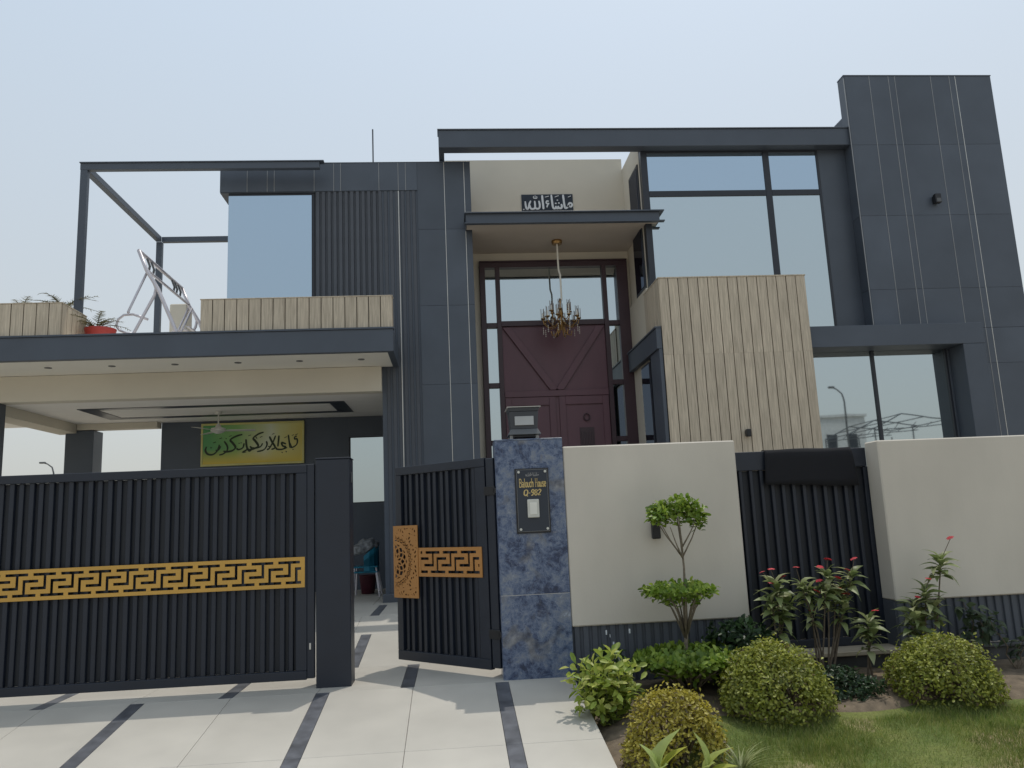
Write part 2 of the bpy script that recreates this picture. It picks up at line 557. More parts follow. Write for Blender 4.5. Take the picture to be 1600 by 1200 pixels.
class MB:
    """collects geometry in world coordinates; build() links it as one mesh object"""

    def __init__(self):
        self.v = []
        self.f = []

    def box(self, x0, x1, y0, y1, z0, z1):
        n = len(self.v)
        self.v += [(x0, y0, z0), (x1, y0, z0), (x1, y1, z0), (x0, y1, z0), (x0, y0, z1), (x1, y0, z1), (x1, y1, z1), (x0, y1, z1)]
        for q in ((0, 3, 2, 1), (4, 5, 6, 7), (0, 1, 5, 4), (1, 2, 6, 5), (2, 3, 7, 6), (3, 0, 4, 7)):
            self.f.append(tuple(n + i for i in q))
        return self

    def hexa(self, pts):
        n = len(self.v)
        self.v += [tuple(p) for p in pts]
        for q in ((0, 3, 2, 1), (4, 5, 6, 7), (0, 1, 5, 4), (1, 2, 6, 5), (2, 3, 7, 6), (3, 0, 4, 7)):
            self.f.append(tuple(n + i for i in q))
        return self

    def tube(self, pts, rad, seg=8, closed=False):
        pts = [Vector(p) for p in pts]
        rads = rad if isinstance(rad, (list, tuple)) else [rad] * len(pts)
        n0 = len(self.v)
        prev = None
        for i, p in enumerate(pts):
            if i == 0: d = pts[1] - pts[0]
            elif i == len(pts) - 1: d = pts[-1] - pts[-2]
            else: d = (pts[i + 1] - p).normalized() + (p - pts[i - 1]).normalized()
            d.normalize()
            if prev is None:
                a = d.cross(Vector((0, 0, 1)))
                if a.length < 1e-3: a = d.cross(Vector((1, 0, 0)))
                a.normalize()
            else:
                a = prev - d * prev.dot(d)
                a.normalize()
            prev = a
            b = d.cross(a)
            for k in range(seg):
                t = 2 * math.pi * k / seg
                q = p + (a * math.cos(t) + b * math.sin(t)) * rads[i]
                self.v.append(tuple(q))
        for i in range(len(pts) - 1):
            for k in range(seg):
                a = n0 + i * seg + k
                b = n0 + i * seg + (k + 1) % seg
                self.f.append((a, b, b + seg, a + seg))
        self.f.append(tuple(n0 + k for k in reversed(range(seg))))
        self.f.append(tuple(n0 + (len(pts) - 1) * seg + k for k in range(seg)))
        return self

    def lathe(self, prof, cx, cy, seg=20):
        n0 = len(self.v)
        for r, z in prof:
            for k in range(seg):
                t = 2 * math.pi * k / seg
                self.v.append((cx + r * math.cos(t), cy + r * math.sin(t), z))
        for i in range(len(prof) - 1):
            for k in range(seg):
                a = n0 + i * seg + k
                b = n0 + i * seg + (k + 1) % seg
                self.f.append((a, b, b + seg, a + seg))
        self.f.append(tuple(n0 + k for k in reversed(range(seg))))
        self.f.append(tuple(n0 + (len(prof) - 1) * seg + k for k in range(seg)))
        return self

    def poly(self, pts):
        n = len(self.v)
        self.v += [tuple(p) for p in pts]
        self.f.append(tuple(range(n, n + len(pts))))
        return self

    def build(self, name, material, parent=None, bevel=0.0, smooth=False, kind=None):
        off = OFF[parent.name] if parent else Vector((0, 0, 0))
        me = bpy.data.meshes.new(name)
        me.from_pydata([(a - off.x, b - off.y, c - off.z) for a, b, c in self.v], [], self.f)
        if bevel > 0:
            bm = bmesh.new()
            bm.from_mesh(me)
            bmesh.ops.bevel(bm, geom=list(bm.edges), offset=bevel, segments=1, affect='EDGES', clamp_overlap=True)
            bm.to_mesh(me)
            bm.free()
        me.materials.append(MATS[material])
        if smooth:
            me.polygons.foreach_set("use_smooth", [True] * len(me.polygons))
        me.update()
        o = bpy.data.objects.new(name, me)
        C.objects.link(o)
        if parent:
            o.parent = parent
        OFF[o.name] = off.copy()
        if kind:
            o["kind"] = kind
        return o


def B(name, material, parent, x0, x1, y0, y1, z0, z1, bevel=0.004, kind=None):
    return MB().box(x0, x1, y0, y1, z0, z1).build(name, material, parent, bevel, kind=kind)


def inst(name, mesh, parent, loc, rot=(0, 0, 0), scale=(1, 1, 1)):
    """a piece that shares its mesh; loc in world coordinates"""
    o = bpy.data.objects.new(name, mesh)
    C.objects.link(o)
    o.parent = parent
    o.location = Vector(loc) - OFF[parent.name]
    o.rotation_euler = rot
    o.scale = scale
    OFF[o.name] = OFF[parent.name].copy()
    return o


def np_mesh(name, V, F, material, parent=None, kind=None, smooth=False):
    """mesh object from numpy arrays; F is (n,3) or (n,4); V in world coordinates"""
    off = OFF[parent.name] if parent else Vector((0, 0, 0))
    V = np.asarray(V, dtype=np.float32) - np.array(off, dtype=np.float32)
    F = np.asarray(F, dtype=np.int32)
    me = bpy.data.meshes.new(name)
    me.vertices.add(len(V))
    me.vertices.foreach_set("co", V.ravel())
    k = F.shape[1]
    me.loops.add(F.size)
    me.loops.foreach_set("vertex_index", F.ravel())
    me.polygons.add(len(F))
    me.polygons.foreach_set("loop_start", np.arange(0, F.size, k, dtype=np.int32))
    if smooth:
        me.polygons.foreach_set("use_smooth", np.ones(len(F), dtype=bool))
    me.update(calc_edges=True)
    me.validate()
    me.materials.append(MATS[material])
    o = bpy.data.objects.new(name, me)
    C.objects.link(o)
    if parent:
        o.parent = parent
    OFF[o.name] = off.copy()
    if kind:
        o["kind"] = kind
    return o


def struct(o):
    o["kind"] = "structure"
    return o


def catmull(pts, n=5):
    P = [Vector((*p, 0)) for p in pts]
    out = []
    for i in range(len(P) - 1):
        p0 = P[max(0, i - 1)]
        p1, p2 = P[i], P[i + 1]
        p3 = P[min(len(P) - 1, i + 2)]
        for k in range(n):
            t = k / n
            q = 0.5 * ((2 * p1) + (p2 - p0) * t + (2 * p0 - 5 * p1 + 4 * p2 - p3) * t * t + (3 * p1 - p0 - 3 * p2 + p3) * t ** 3)
            out.append(q)
    out.append(P[-1])
    return out


def strokes_mesh(strokes, ox, oy, oz, sx, sz, depth, nib=0.0):
    """pen strokes (pixel polylines x right, y down) as raised ribbons on the plane y=oy facing -y"""
    mb = MB()
    for si, (w, pts) in enumerate(strokes):
        c = catmull(pts) if len(pts) > 2 else [Vector((*p, 0)) for p in pts]
        yy = oy - depth - 0.00035 * si
        n0 = len(mb.v)
        for i, p in enumerate(c):
            d = (c[min(i + 1, len(c) - 1)] - c[max(i - 1, 0)]).normalized()
            nrm = Vector((-d.y, d.x, 0))
            t = i / max(1, len(c) - 1)
            ww = w * (0.55 + 0.45 * min(1, 6 * min(t, 1 - t) + 0.25))
            if nib:
                ww *= (1 - nib) + nib * abs(d.x * 0.75 + d.y * 0.65)
            for s in (-1, 1):
                q = p + nrm * s * ww / 2
                X, Z = ox + q.x * sx, oz - q.y * sz
                mb.v.append((X, yy, Z))
                mb.v.append((X, oy, Z))
        for i in range(len(c) - 1):
            a = n0 + i * 4
            b = a + 4
            mb.f += [(a, b, b + 2, a + 2), (a, a + 1, b + 1, b), (a + 2, b + 2, b + 3, a + 3)]
        mb.f.append((n0, n0 + 2, n0 + 3, n0 + 1))
        e = n0 + (len(c) - 1) * 4
        mb.f.append((e, e + 1, e + 3, e + 2))
    return mb


def plate(xs, zs, mask, y0, y1, tf=None):
    """cut-out sheet: cells where mask[i][j] is True are metal. xs, zs are the grid lines; front at y0, back at y1"""
    mb = MB()
    idx = {}

    def vid(i, j, b):
        k = (i, j, b)
        if k not in idx:
            idx[k] = len(mb.v)
            p = (xs[i], y1 if b else y0, zs[j])
            mb.v.append(tf(p) if tf else p)
        return idx[k]
    nx, nz = len(xs) - 1, len(zs) - 1
    on = lambda i, j: 0 <= i < nx and 0 <= j < nz and mask[i][j]
    for i in range(nx):
        for j in range(nz):
            if not mask[i][j]:
                continue
            mb.f.append((vid(i, j, 0), vid(i + 1, j, 0), vid(i + 1, j + 1, 0), vid(i, j + 1, 0)))
            mb.f.append((vid(i, j, 1), vid(i, j + 1, 1), vid(i + 1, j + 1, 1), vid(i + 1, j, 1)))
            if not on(i - 1, j): mb.f.append((vid(i, j, 0), vid(i, j + 1, 0), vid(i, j + 1, 1), vid(i, j, 1)))
            if not on(i + 1, j): mb.f.append((vid(i + 1, j, 0), vid(i + 1, j, 1), vid(i + 1, j + 1, 1), vid(i + 1, j + 1, 0)))
            if not on(i, j - 1): mb.f.append((vid(i, j, 0), vid(i, j, 1), vid(i + 1, j, 1), vid(i + 1, j, 0)))
            if not on(i, j + 1): mb.f.append((vid(i, j + 1, 0), vid(i + 1, j + 1, 0), vid(i + 1, j + 1, 1), vid(i, j + 1, 1)))
    return mb


def key_band(x0, x1, z0, z1, period, y0, y1, tf=None, x_phase=0.0):
    """Greek key fret cut through a flat band"""
    H = z1 - z0
    uz = H / 33.0
    ux = period / 21.5
    holes = []
    n = int((x1 - x0) / period) + 3
    for k in range(-2, n):
        bx = x1 - x_phase - (k + 1) * period
        for (a, b, c, d) in ((0, 17.5, 4, 7), (8, 10.2, 4, 21.5), (-2, 10.2, 18.5, 21.5), (6, 24, 26, 29), (13.5, 15.7, 11, 29), (13.5, 25.5, 11, 14)):
            holes.append((bx + a * ux, bx + b * ux, z1 - d * uz, z1 - c * uz))
    m = 4.0 * uz
    holes = [(max(a, x0 + m), min(b, x1 - m), c, d) for a, b, c, d in holes]
    holes = [h for h in holes if h[1] - h[0] > 0.004]
    xs = sorted(set([x0, x1] + [round(h[0], 5) for h in holes] + [round(h[1], 5) for h in holes]))
    zs = sorted(set([z0, z1] + [round(h[2], 5) for h in holes] + [round(h[3], 5) for h in holes]))
    xs = [x for i, x in enumerate(xs) if i == 0 or x - xs[i - 1] > 1e-5]
    zs = [z for i, z in enumerate(zs) if i == 0 or z - zs[i - 1] > 1e-5]
    mask = [[True] * (len(zs) - 1) for _ in range(len(xs) - 1)]
    for i in range(len(xs) - 1):
        cx = (xs[i] + xs[i + 1]) / 2
        for j in range(len(zs) - 1):
            cz = (zs[j] + zs[j + 1]) / 2
            mask[i][j] = not any(a < cx < b and c < cz < d for a, b, c, d in holes)
    return plate(xs, zs, mask, y0, y1, tf)


# ================================================================== THE SETTING
def lawn_z(y):
    return -0.10 - 0.10 * (7.8 - y)


def floor_z(y):
    if y < 7.85: return -0.13 * (7.85 - y)
    if y < 9.1: return 0.0
    if y < 11.6: return 0.27 * (y - 9.1) / 2.5
    return 0.27


g = MB()
g.poly([(-1500, -1500, -0.75), (1500, -1500, -0.75), (1500, 1500, -0.75), (-1500, 1500, -0.75)])
struct(g.build("ground", "ground_sand"))
struct(MB().box(-200, 200, -6.5, 3.9, -0.72, -0.42).build("road", "asphalt"))
# driveway: sloping ramp outside the gate, level and gently rising floor inside; laid tile by tile
drive = MB()
for (a, b) in ((4.2, 7.85), (7.85, 9.1), (9.1, 11.6), (11.6, 17.2)):
    za, zb = floor_z(a) - 0.03, floor_z(b) - 0.03
    drive.hexa([(-9, a, -0.75), (1.1, a, -0.75), (1.1, b, -0.75), (-9, b, -0.75), (-9, a, za), (1.1, a, za), (1.1, b, zb), (-9, b, zb)])
driveway = struct(drive.build("driveway", "floor_joint"))


def slab(name, material, x0, x1, ya, yb, gap=0.003, lift=0.0):
    gap *= 0.6
    x0 += gap; x1 -= gap; ya += gap; yb -= gap
    za, zb = floor_z(ya) + lift, floor_z(yb - 1e-4) + lift
    if ya < 7.85 < yb + 0.01: zb = floor_z(7.849) + lift
    MB().hexa([(x0, ya, za - 0.028), (x1, ya, za - 0.028), (x1, yb, zb - 0.028), (x0, yb, zb - 0.028),
               (x0, ya, za), (x1, ya, za), (x1, yb, zb), (x0, yb, zb)]).build(name, material, driveway, 0.0015)


rows = [(4.2, 5.0, 0.415), (5.0, 6.42, 0.415), (6.42, 7.85, 0.415), (7.85, 9.1, -0.465), (9.1, 10.55, 0.53), (10.55, 11.6, -0.465), (11.6, 13.1, 0.53),
        (13.1, 14.5, -0.465), (14.5, 15.9, 0.53), (15.9, 17.2, -0.465)]
P = 1.652
for (ya, yb, ph) in rows:
    xs = []
    k = -7
    while ph + k * P < 1.1:
        xs.append(ph + k * P)
        k += 1
    prev = -9.0
    for s in xs:
        if s + 0.065 < -9 or s - 0.065 > 1.1: continue
        a, b = s - 0.062, s + 0.062
        if a > prev:
            mid = (prev + a) / 2
            if a - prev > 1.0:
                slab("floor_tile", "floor_tile", prev, mid, ya, yb)
                slab("floor_tile", "floor_tile", mid, a, ya, yb)
            else:
                slab("floor_tile", "floor_tile", prev, a, ya, yb)
        slab("dark_strip", "dark_granite", max(a, -9), min(b, 1.1), ya, yb)
        prev = b
    if prev < 1.09:
        slab("floor_tile", "floor_tile", prev, 1.1, ya, yb)

# planting strip in front of the wall, with lawn, and the yard behind the wall
lw = []
nx, ny = 60, 36
for j in range(ny + 1):
    for i in range(nx + 1):
        x = 1.12 + (12 - 1.12) * i / nx
        y = 4.6 + (7.95 - 4.6) * j / ny
        z = lawn_z(y) + 0.035 * (noise.noise(Vector((x * 1.3, y * 1.3, 0))))
        if x < 1.5: z -= 0.10 * (1.5 - x) / 0.38
        lw.append((x, y, z))
lf = []
for j in range(ny):
    for i in range(nx):
        a = j * (nx + 1) + i
        lf.append((a, a + 1, a + nx + 2, a + nx + 1))
struct(np_mesh("lawn", lw, lf, "lawn_ground", smooth=True))
bed = []
nx, ny = 50, 12
for j in range(ny + 1):
    for i in range(nx + 1):
        x = 1.10 + (9.5 - 1.10) * i / nx
        t = j / ny
        yf = 6.75 + 0.25 * noise.noise(Vector((x * 1.7, 3.3, 0)))
        if x < 2.0: yf = 6.75 - (2.0 - x) * 1.7
        y = yf + (7.98 - yf) * t
        z = lawn_z(y) + 0.045 * math.sin(math.pi * min(1, t * 1.0)) + 0.012 + 0.03 * noise.noise(Vector((x * 3, y * 3, 0)))
        if t == 0: z = lawn_z(y) - 0.06
        if x < 1.5: z -= 0.10 * (1.5 - x) / 0.4
        bed.append((x, y, z))
bf = []
for j in range(ny):
    for i in range(nx):
        a = j * (nx + 1) + i
        bf.append((a, a + 1, a + nx + 2, a + nx + 1))
struct(np_mesh("flower_bed", bed, bf, "soil", smooth=True))
pv = MB()
top = [(2.6, 4.0, -0.335), (9.0, 4.0, -0.335), (9.0, 8.2 - 0.0, -0.335)]
pv.hexa([(2.2, 4.0, -0.7), (12, 4.0, -0.7), (12, 5.75, -0.7), (4.06, 5.72, -0.7), (2.2, 4.0, -0.275), (12, 4.0, -0.275), (12, 5.75, -0.275), (4.06, 5.72, -0.275)])
struct(pv.build("pavement", "pavement", None, 0.01))
struct(MB().box(1.12, 12, 8.17, 13.0, -0.7, 0.02).build("yard", "pavement"))

# grass
def grass_field(n):
    x = RNG.uniform(1.25, 7.5, n)
    y = RNG.uniform(4.9, 7.1, n)
    keep = np.ones(n, bool)
    for i in range(n):
        d = noise.noise(Vector((x[i] * 1.3, y[i] * 1.3, 5.0))) + 0.5 * noise.noise(Vector((x[i] * 4, y[i] * 4, 2.0)))
        lim = 6.62 + 0.25 * noise.noise(Vector((x[i] * 1.7, 3.3, 0)))
        if d > 0.22 + RNG.uniform(0, 0.25): keep[i] = False
        if y[i] > lim: keep[i] = False
        if x[i] < 2.0 and y[i] > 6.5 - (2.0 - x[i]) * 1.7: keep[i] = False
        # pavement corner
        if y[i] < 5.75 and x[i] > 2.25 + (y[i] - 4.0) * 1.07: keep[i] = False
    x, y = x[keep], y[keep]
    n = len(x)
    z = -0.10 - 0.10 * (7.8 - y)
    h = RNG.uniform(0.018, 0.055, n) * np.where(RNG.random(n) < 0.03, 2.2, 1)
    a = RNG.uniform(0, 2 * np.pi, n)
    w = RNG.uniform(0.002, 0.004, n)
    lx, ly = RNG.normal(0, 0.5, n) * h, RNG.normal(0, 0.5, n) * h
    V = np.empty((n, 3, 3))
    V[:, 0] = np.stack([x - np.cos(a) * w, y - np.sin(a) * w, z - 0.02], 1)
    V[:, 1] = np.stack([x + np.cos(a) * w, y + np.sin(a) * w, z - 0.02], 1)
    V[:, 2] = np.stack([x + lx, y + ly, z + h], 1)
    return V.reshape(-1, 3), np.arange(n * 3).reshape(-1, 3)


V, F = grass_field(120000)
tag(np_mesh("grass", V, F, "grass_blade", kind="stuff"), "short patchy green and yellow grass growing in front of the shrubs", "grass", kind="stuff")

# ================================================================== THE HOUSE
house = thing("house", "modern two storey house with charcoal tile cladding, wood-look panels and mirrored windows", "house", (0, 13.5, 0))


def tile_grid(parent, plane_y, depth, xcols, zrows, bright=(), dull=(), gap=0.003, iw=0.010):
    """tiles between vertical inlay strips; xcols are column bounds, zrows joint heights"""
    lines = set(bright) | set(dull)
    for i in range(len(xcols) - 1):
        a, b = xcols[i], xcols[i + 1]
        if a in lines: a += iw / 2
        if b in lines: b -= iw / 2
        for j in range(len(zrows) - 1):
            B("facade_tile", "charcoal_tile", parent, a + 0.001, b - 0.001, plane_y, plane_y + depth, zrows[j] + gap / 2, zrows[j + 1] - gap / 2, 0.0015)
    for x in lines:
        B("metal_inlay", "inlay_bright" if x in bright else "inlay_dull", parent, x - iw / 2, x + iw / 2, plane_y - 0.003, plane_y + depth * 0.7,
          zrows[0], zrows[-1] - 0.002, 0.0)


# --- left block: solid pier and the first-floor room above the porch
blk = MB()
blk.box(-1.12, 0.50, 13.522, 20, 0.0, 7.84)
blk.box(-3.73, -1.121, 13.62, 20, 4.5, 7.32)
blk.box(-3.87, -1.121, 13.522, 20, 7.335, 7.84)
block = blk.build("tiled_wall", "charcoal_paint", house)
tile_grid(block, 13.5, 0.02, [-3.87, -3.405, -3.06, -2.94, -2.25, -1.91, -1.79, -1.12, -0.78, -0.65, -0.446], [7.345, 7.865],
          bright=(), dull=(-3.405, -3.06, -2.94, -2.25, -1.91, -1.79, -1.12, -0.65, -0.78))
tile_grid(block, 13.5, 0.02, [-0.446, 0.034, 0.389, 0.503], [0.27, 1.05, 2.44, 3.83, 5.22, 6.61, 7.865], bright=(0.034, 0.389))
B("parapet_cap", "charcoal_paint", block, -2.2, 0.505, 13.497, 13.9, 7.866, 7.885)
flute = MB().box(-2.236, -0.452, 13.535, 13.56, 4.5, 7.34).box(-1.115, -0.452, 13.54, 13.562, 0.27, 4.5).build("fluted_cladding", "fluted_charcoal", house)
bat_s = MB().hexa([(-0.034, 0.03, 0), (0.034, 0.03, 0), (0.034, 0.06, 0), (-0.034, 0.06, 0), (-0.034, 0.03, 1), (0.034, 0.03, 1), (0.034, 0.06, 1), (-0.034, 0.06, 1)])
bm_prof = [(-0.036, 0.036), (-0.026, 0.006), (0.026, 0.006), (0.036, 0.036)]


def batten_mesh(z0, z1):
    mb = MB()
    n = len(bm_prof)
    for z in (z0, z1):
        for (x, y) in bm_prof:
            mb.v.append((x, y, z))
    for k in range(n):
        mb.f.append((k, (k + 1) % n, n + (k + 1) % n, n + k))
    mb.f.append(tuple(range(n - 1, -1, -1)))
    mb.f.append(tuple(range(n, 2 * n)))
    me = bpy.data.meshes.new("batten")
    me.from_pydata(mb.v, [], mb.f)
    me.materials.append(MATS["fluted_charcoal"])
    return me


bm_hi, bm_full = batten_mesh(4.52, 7.34), batten_mesh(0.40, 7.34)
x = -2.19
while x < -0.46:
    inst("batten", bm_full if x > -1.1 else bm_hi, flute, (x, 13.5, 0))
    x += 0.0985
B("light_strip", "inlay_bright", flute, -0.787, -0.773, 13.49, 13.53, 0.4, 7.33, 0)
B("plinth_block", "fluted_charcoal", house, -1.16, -0.44, 13.42, 13.53, 0.0, 0.40, 0.01)
tw = MB().box(-3.73, -2.25, 13.555, 13.60, 4.5, 7.335)
twin = tw.build("terrace_window", "window_frame", house, 0.002)
B("pane", "glass_blue", twin, -3.728, -2.30, 13.540, 13.552, 4.55, 7.29, 0.001)
# --- pergola on the terrace
perg = MB().box(-6.05, -2.095, 13.1, 13.2, 7.60, 7.715).build("pergola", "charcoal_paint", house, 0.004)
B("beam_cap", "charcoal_paint", perg, -6.06, -2.02, 13.08, 13.22, 7.716, 7.735, 0.003)
B("side_beam", "charcoal_paint", perg, -6.045, -5.935, 13.201, 16.6, 7.60, 7.71, 0.004)
B("back_beam", "charcoal_paint", perg, -5.934, -3.731, 16.6, 16.7, 7.60, 7.71, 0.004)
B("post", "charcoal_paint", perg, -6.045, -5.93, 13.102, 13.2, 4.5, 7.599, 0.004)
B("post", "charcoal_paint", perg, -6.045, -5.93, 16.6, 16.71, 4.5, 7.599, 0.004)
# --- porch roof
porch = MB().box(-9.5, -0.9, 12.32, 13.48, 4.16, 4.50).box(-9.5, -1.125, 13.5, 17.0, 4.10, 4.50).build("porch_roof", "soffit_paint", house)
fas = MB().box(-9.5, -0.83, 12.2, 12.30, 4.15, 4.505).box(-0.93, -0.83, 12.301, 13.49, 4.15, 4.505).build("porch_fascia", "charcoal_paint", house, 0.005)
B("fascia_lip", "charcoal_paint", fas, -9.5, -0.82, 12.18, 12.32, 4.506, 4.535, 0.003)
B("porch_beam", "cream_paint", house, -9.5, -1.122, 13.4, 13.65, 3.73, 4.155, 0.004)
dl_mesh = MB().lathe([(0.0, 4.152), (0.052, 4.152), (0.055, 4.157), (0.055, 4.165)], 0, 0, 16).build("downlight", "lamp_metal", porch)
dl_me = dl_mesh.data
bpy.data.objects.remove(dl_mesh)
off0 = OFF[porch.name]
for xx in (-6.24, -5.276, -4.31, -3.334, -2.369, -1.39, -7.2):
    o = inst("downlight", dl_me, porch, (xx + 0, 12.8 + 13.5 - 0 - 13.5, 0))
    o.location = (xx, 12.8, 0)
ceil = MB().box(-9.5, -1.125, 13.651, 16.55, 3.74, 4.09).build("porch_ceiling", "ceiling_paint", house)
for (a, b, c, d) in ((-6.5, -1.88, 14.4, 14.58), (-6.5, -1.88, 15.62, 15.80), (-6.5, -6.22, 14.581, 15.619), (-2.16, -1.88, 14.581, 15.619)):
    B("ceiling_strip", "plaque_dark", ceil, a, b, c, d, 3.730, 3.745, 0)
B("side_beam", "cream_paint", ceil, -7.75, -7.35, 13.66, 16.5, 3.56, 3.739, 0.004)
B("back_beam", "cream_paint", ceil, -7.34, -5.80, 16.3, 16.55, 3.62, 3.739, 0.004)
B("porch_column", "charcoal_paint", house, -7.56, -7.02, 16.32, 16.75, 0.0, 3.61, 0.006)
B("porch_column", "charcoal_paint", house, -7.95, -7.28, 13.42, 13.64, 0.0, 3.725, 0.006)
bw = MB().box(-5.78, -2.06, 16.5, 16.7, 0, 3.735).box(-2.059, -1.122, 16.5, 16.7, 0, 1.97).box(-2.059, -1.122, 16.5, 16.7, 3.32, 3.735)
bw.build("porch_wall", "charcoal_paint", house)
pwin = MB().box(-2.056, -1.125, 16.55, 16.6, 1.972, 3.318).build("porch_window", "window_frame", house)
B("pane", "glass_grey", pwin, -2.03, -1.126, 16.535, 16.548, 1.99, 3.30, 0.001)
# terrace parapet stub at the back
B("parapet_post", "cream_paint", house, -5.68, -5.33, 16.45, 16.8, 4.5, 6.2, 0.02)


def plank_run(parent, axis, plane, depth, a, b, zs, pitch, gap=0.013):
    n = max(1, round((b - a) / pitch))
    w = (b - a) / n
    for i in range(n):
        for j in range(len(zs) - 1):
            p0, p1 = a + i * w + gap / 2, a + (i + 1) * w - gap / 2
            z0, z1 = zs[j] + (0.0006 if j else 0), zs[j + 1] - 0.0006
            if axis == 'x':
                B("plank", "wood_tile", parent, p0, p1, plane, plane + depth, z0, z1, 0.0008)
            else:
                B("plank", "wood_tile", parent, min(plane, plane + depth), max(plane, plane + depth), p0, p1, z0, z1, 0.0008)


# --- wood-look parapets over the porch
wp = MB().box(-3.755, -0.855, 12.262, 12.42, 4.537, 5.045).build("wood_parapet", "wood_gap", house)
plank_run(wp, 'x', 12.245, 0.016, -3.77, -0.84, [4.537, 5.045], 0.178)
plank_run(wp, 'y', -0.840, -0.014, 12.265, 12.42, [4.537, 5.045], 0.155)
B("coping", "wood_tile", wp, -3.775, -0.832, 12.238, 12.425, 5.046, 5.06, 0.002)
wp2 = MB().box(-9.5, -5.836, 12.262, 12.45, 4.537, 5.045).box(-6.0, -5.836, 12.451, 13.08, 4.537, 5.045).build("wood_parapet", "wood_gap", house)
plank_run(wp2, 'x', 12.245, 0.016, -9.5, -5.82, [4.537, 5.045], 0.184)
plank_run(wp2, 'y', -5.820, -0.014, 12.265, 13.09, [4.537, 5.045], 0.165)
B("coping", "wood_tile", wp2, -9.5, -5.815, 12.238, 12.45, 5.046, 5.06, 0.002)
B("coping", "wood_tile", wp2, -6.0, -5.815, 12.451, 13.095, 5.046, 5.06, 0.002)

# --- entrance recess
cw = MB()
cw.box(0.02, 3.56, 14.72, 15.0, 6.40, 8.48)
cw.box(0.501, 0.65, 14.72, 15.0, 0.0, 6.399)
cw.box(3.505, 3.56, 14.72, 15.0, 0.0, 6.399)
cw.build("entrance_wall", "cream_paint", house)
sw = MB()
sw.box(3.56, 3.70, 13.402, 14.719, 5.40, 8.26)
sw.box(3.50, 3.70, 13.31, 14.719, 0.0, 5.399)
sw.build("side_wall", "cream_paint", house)
sdw = MB().box(3.535, 3.559, 13.47, 14.15, 5.45, 7.78).build("side_window", "window_frame", house)
for (a, b) in ((5.50, 6.6), (6.66, 7.72)):
    B("pane", "glass_dark", sdw, 3.525, 3.534, 13.52, 14.10, a, b, 0.001)
sdl = MB().box(3.47, 3.499, 13.32, 13.95, 0.3, 4.09).build("side_window", "window_frame", house)
B("pane", "glass_dark", sdl, 3.458, 3.469, 13.36, 13.91, 0.4, 4.05, 0.001)
# canopy
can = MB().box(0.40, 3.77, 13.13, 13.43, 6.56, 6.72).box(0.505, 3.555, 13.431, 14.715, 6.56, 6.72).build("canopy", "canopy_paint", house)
B("canopy_fascia", "charcoal_paint", can, 0.39, 3.78, 13.10, 13.129, 6.558, 6.722, 0.003)
B("canopy_fascia", "charcoal_paint", can, 3.771, 3.785, 13.13, 13.43, 6.558, 6.722, 0.003)
B("canopy_fascia", "charcoal_paint", can, 0.385, 0.399, 13.13, 13.49, 6.558, 6.722, 0.003)
B("canopy_lip", "charcoal_paint", can, 0.36, 3.86, 13.05, 13.49, 6.723, 6.745, 0.003)
B("canopy_lip", "charcoal_paint", can, 0.36, 3.86, 13.05, 13.14, 6.535, 6.556, 0.003)
# door frame with sidelights
fr = MB()
ztop = 6.35
for (a, b) in ((0.655, 0.755), (0.95, 1.035), (3.0, 3.085), (3.29, 3.50)):
    fr.box(a, b, 14.62, 14.74, 0.27, ztop - 0.10)
fr.box(0.655, 3.50, 14.62, 14.74, ztop - 0.099, ztop)
fr.box(0.653, 3.502, 14.60, 14.70, ztop + 0.001, ztop + 0.03)
fr.box(1.036, 2.999, 14.63, 14.735, 5.10, 5.20)
for z in (5.08, 3.93, 2.86):
    fr.box(0.756, 0.949, 14.63, 14.735, z, z + 0.09)
    fr.box(3.086, 3.289, 14.63, 14.735, z, z + 0.09)
frame = fr.build("entrance_frame", "maroon_frame", house, 0.003)
B("pane", "glass_grey", frame, 1.036, 2.999, 14.69, 14.70, 5.201, ztop - 0.10, 0)
for (a, b) in ((0.756, 0.949), (3.086, 3.289)):
    for (z0, z1) in ((0.3, 2.86), (2.95, 3.93), (4.02, 5.08), (5.17, 6.25)):
        B("pane", "glass_grey", frame, a, b, 14.69, 14.70, z0 + 0.001, z1 - 0.001, 0)
dr = MB().box(1.036, 2.999, 14.68, 14.73, 0.27, 5.099).build("entrance_door", "maroon_wood", house, 0.002)
# V battens on the transom panel, rails and door leaves
for sgn in (0, 1):
    xa, xb = (1.05, 1.97) if sgn == 0 else (2.985, 2.07)
    za, zb = 5.09, 3.86
    dx = 0.15 if sgn == 0 else -0.15
    mbv = MB()
    pts = [(xa, za - 0.02), (xa + dx, za - 0.02), (xb + dx * 0.5, zb), (xb - dx * 0.5, zb)]
    if sgn: pts = [pts[1], pts[0], pts[3], pts[2]]
    y0, y1 = 14.625, 14.679
    P4 = [pts[3], pts[2], pts[1], pts[0]]
    mbv.hexa([(P4[0][0], y0, P4[0][1]), (P4[1][0], y0, P4[1][1]), (P4[1][0], y1, P4[1][1]), (P4[0][0], y1, P4[0][1]),
              (P4[3][0], y0, P4[3][1]), (P4[2][0], y0, P4[2][1]), (P4[2][0], y1, P4[2][1]), (P4[3][0], y1, P4[3][1])])
    mbv.build("door_batten", "maroon_wood", dr, 0.003)
B("door_rail", "maroon_wood", dr, 1.04, 2.995, 14.635, 14.679, 3.74, 3.855, 0.004)
for (a, b) in ((1.045, 1.985), (2.05, 2.99)):
    leaf = MB().box(a, a + 0.12, 14.65, 14.679, 0.3, 3.735).box(b - 0.12, b, 14.65, 14.679, 0.3, 3.735).box(a + 0.121, b - 0.121, 14.65, 14.679, 3.58, 3.735)
    leaf.box(a + 0.121, b - 0.121, 14.65, 14.679, 1.5, 1.62)
    leaf.build("door_leaf", "maroon_wood", dr, 0.003)
kn = MB()
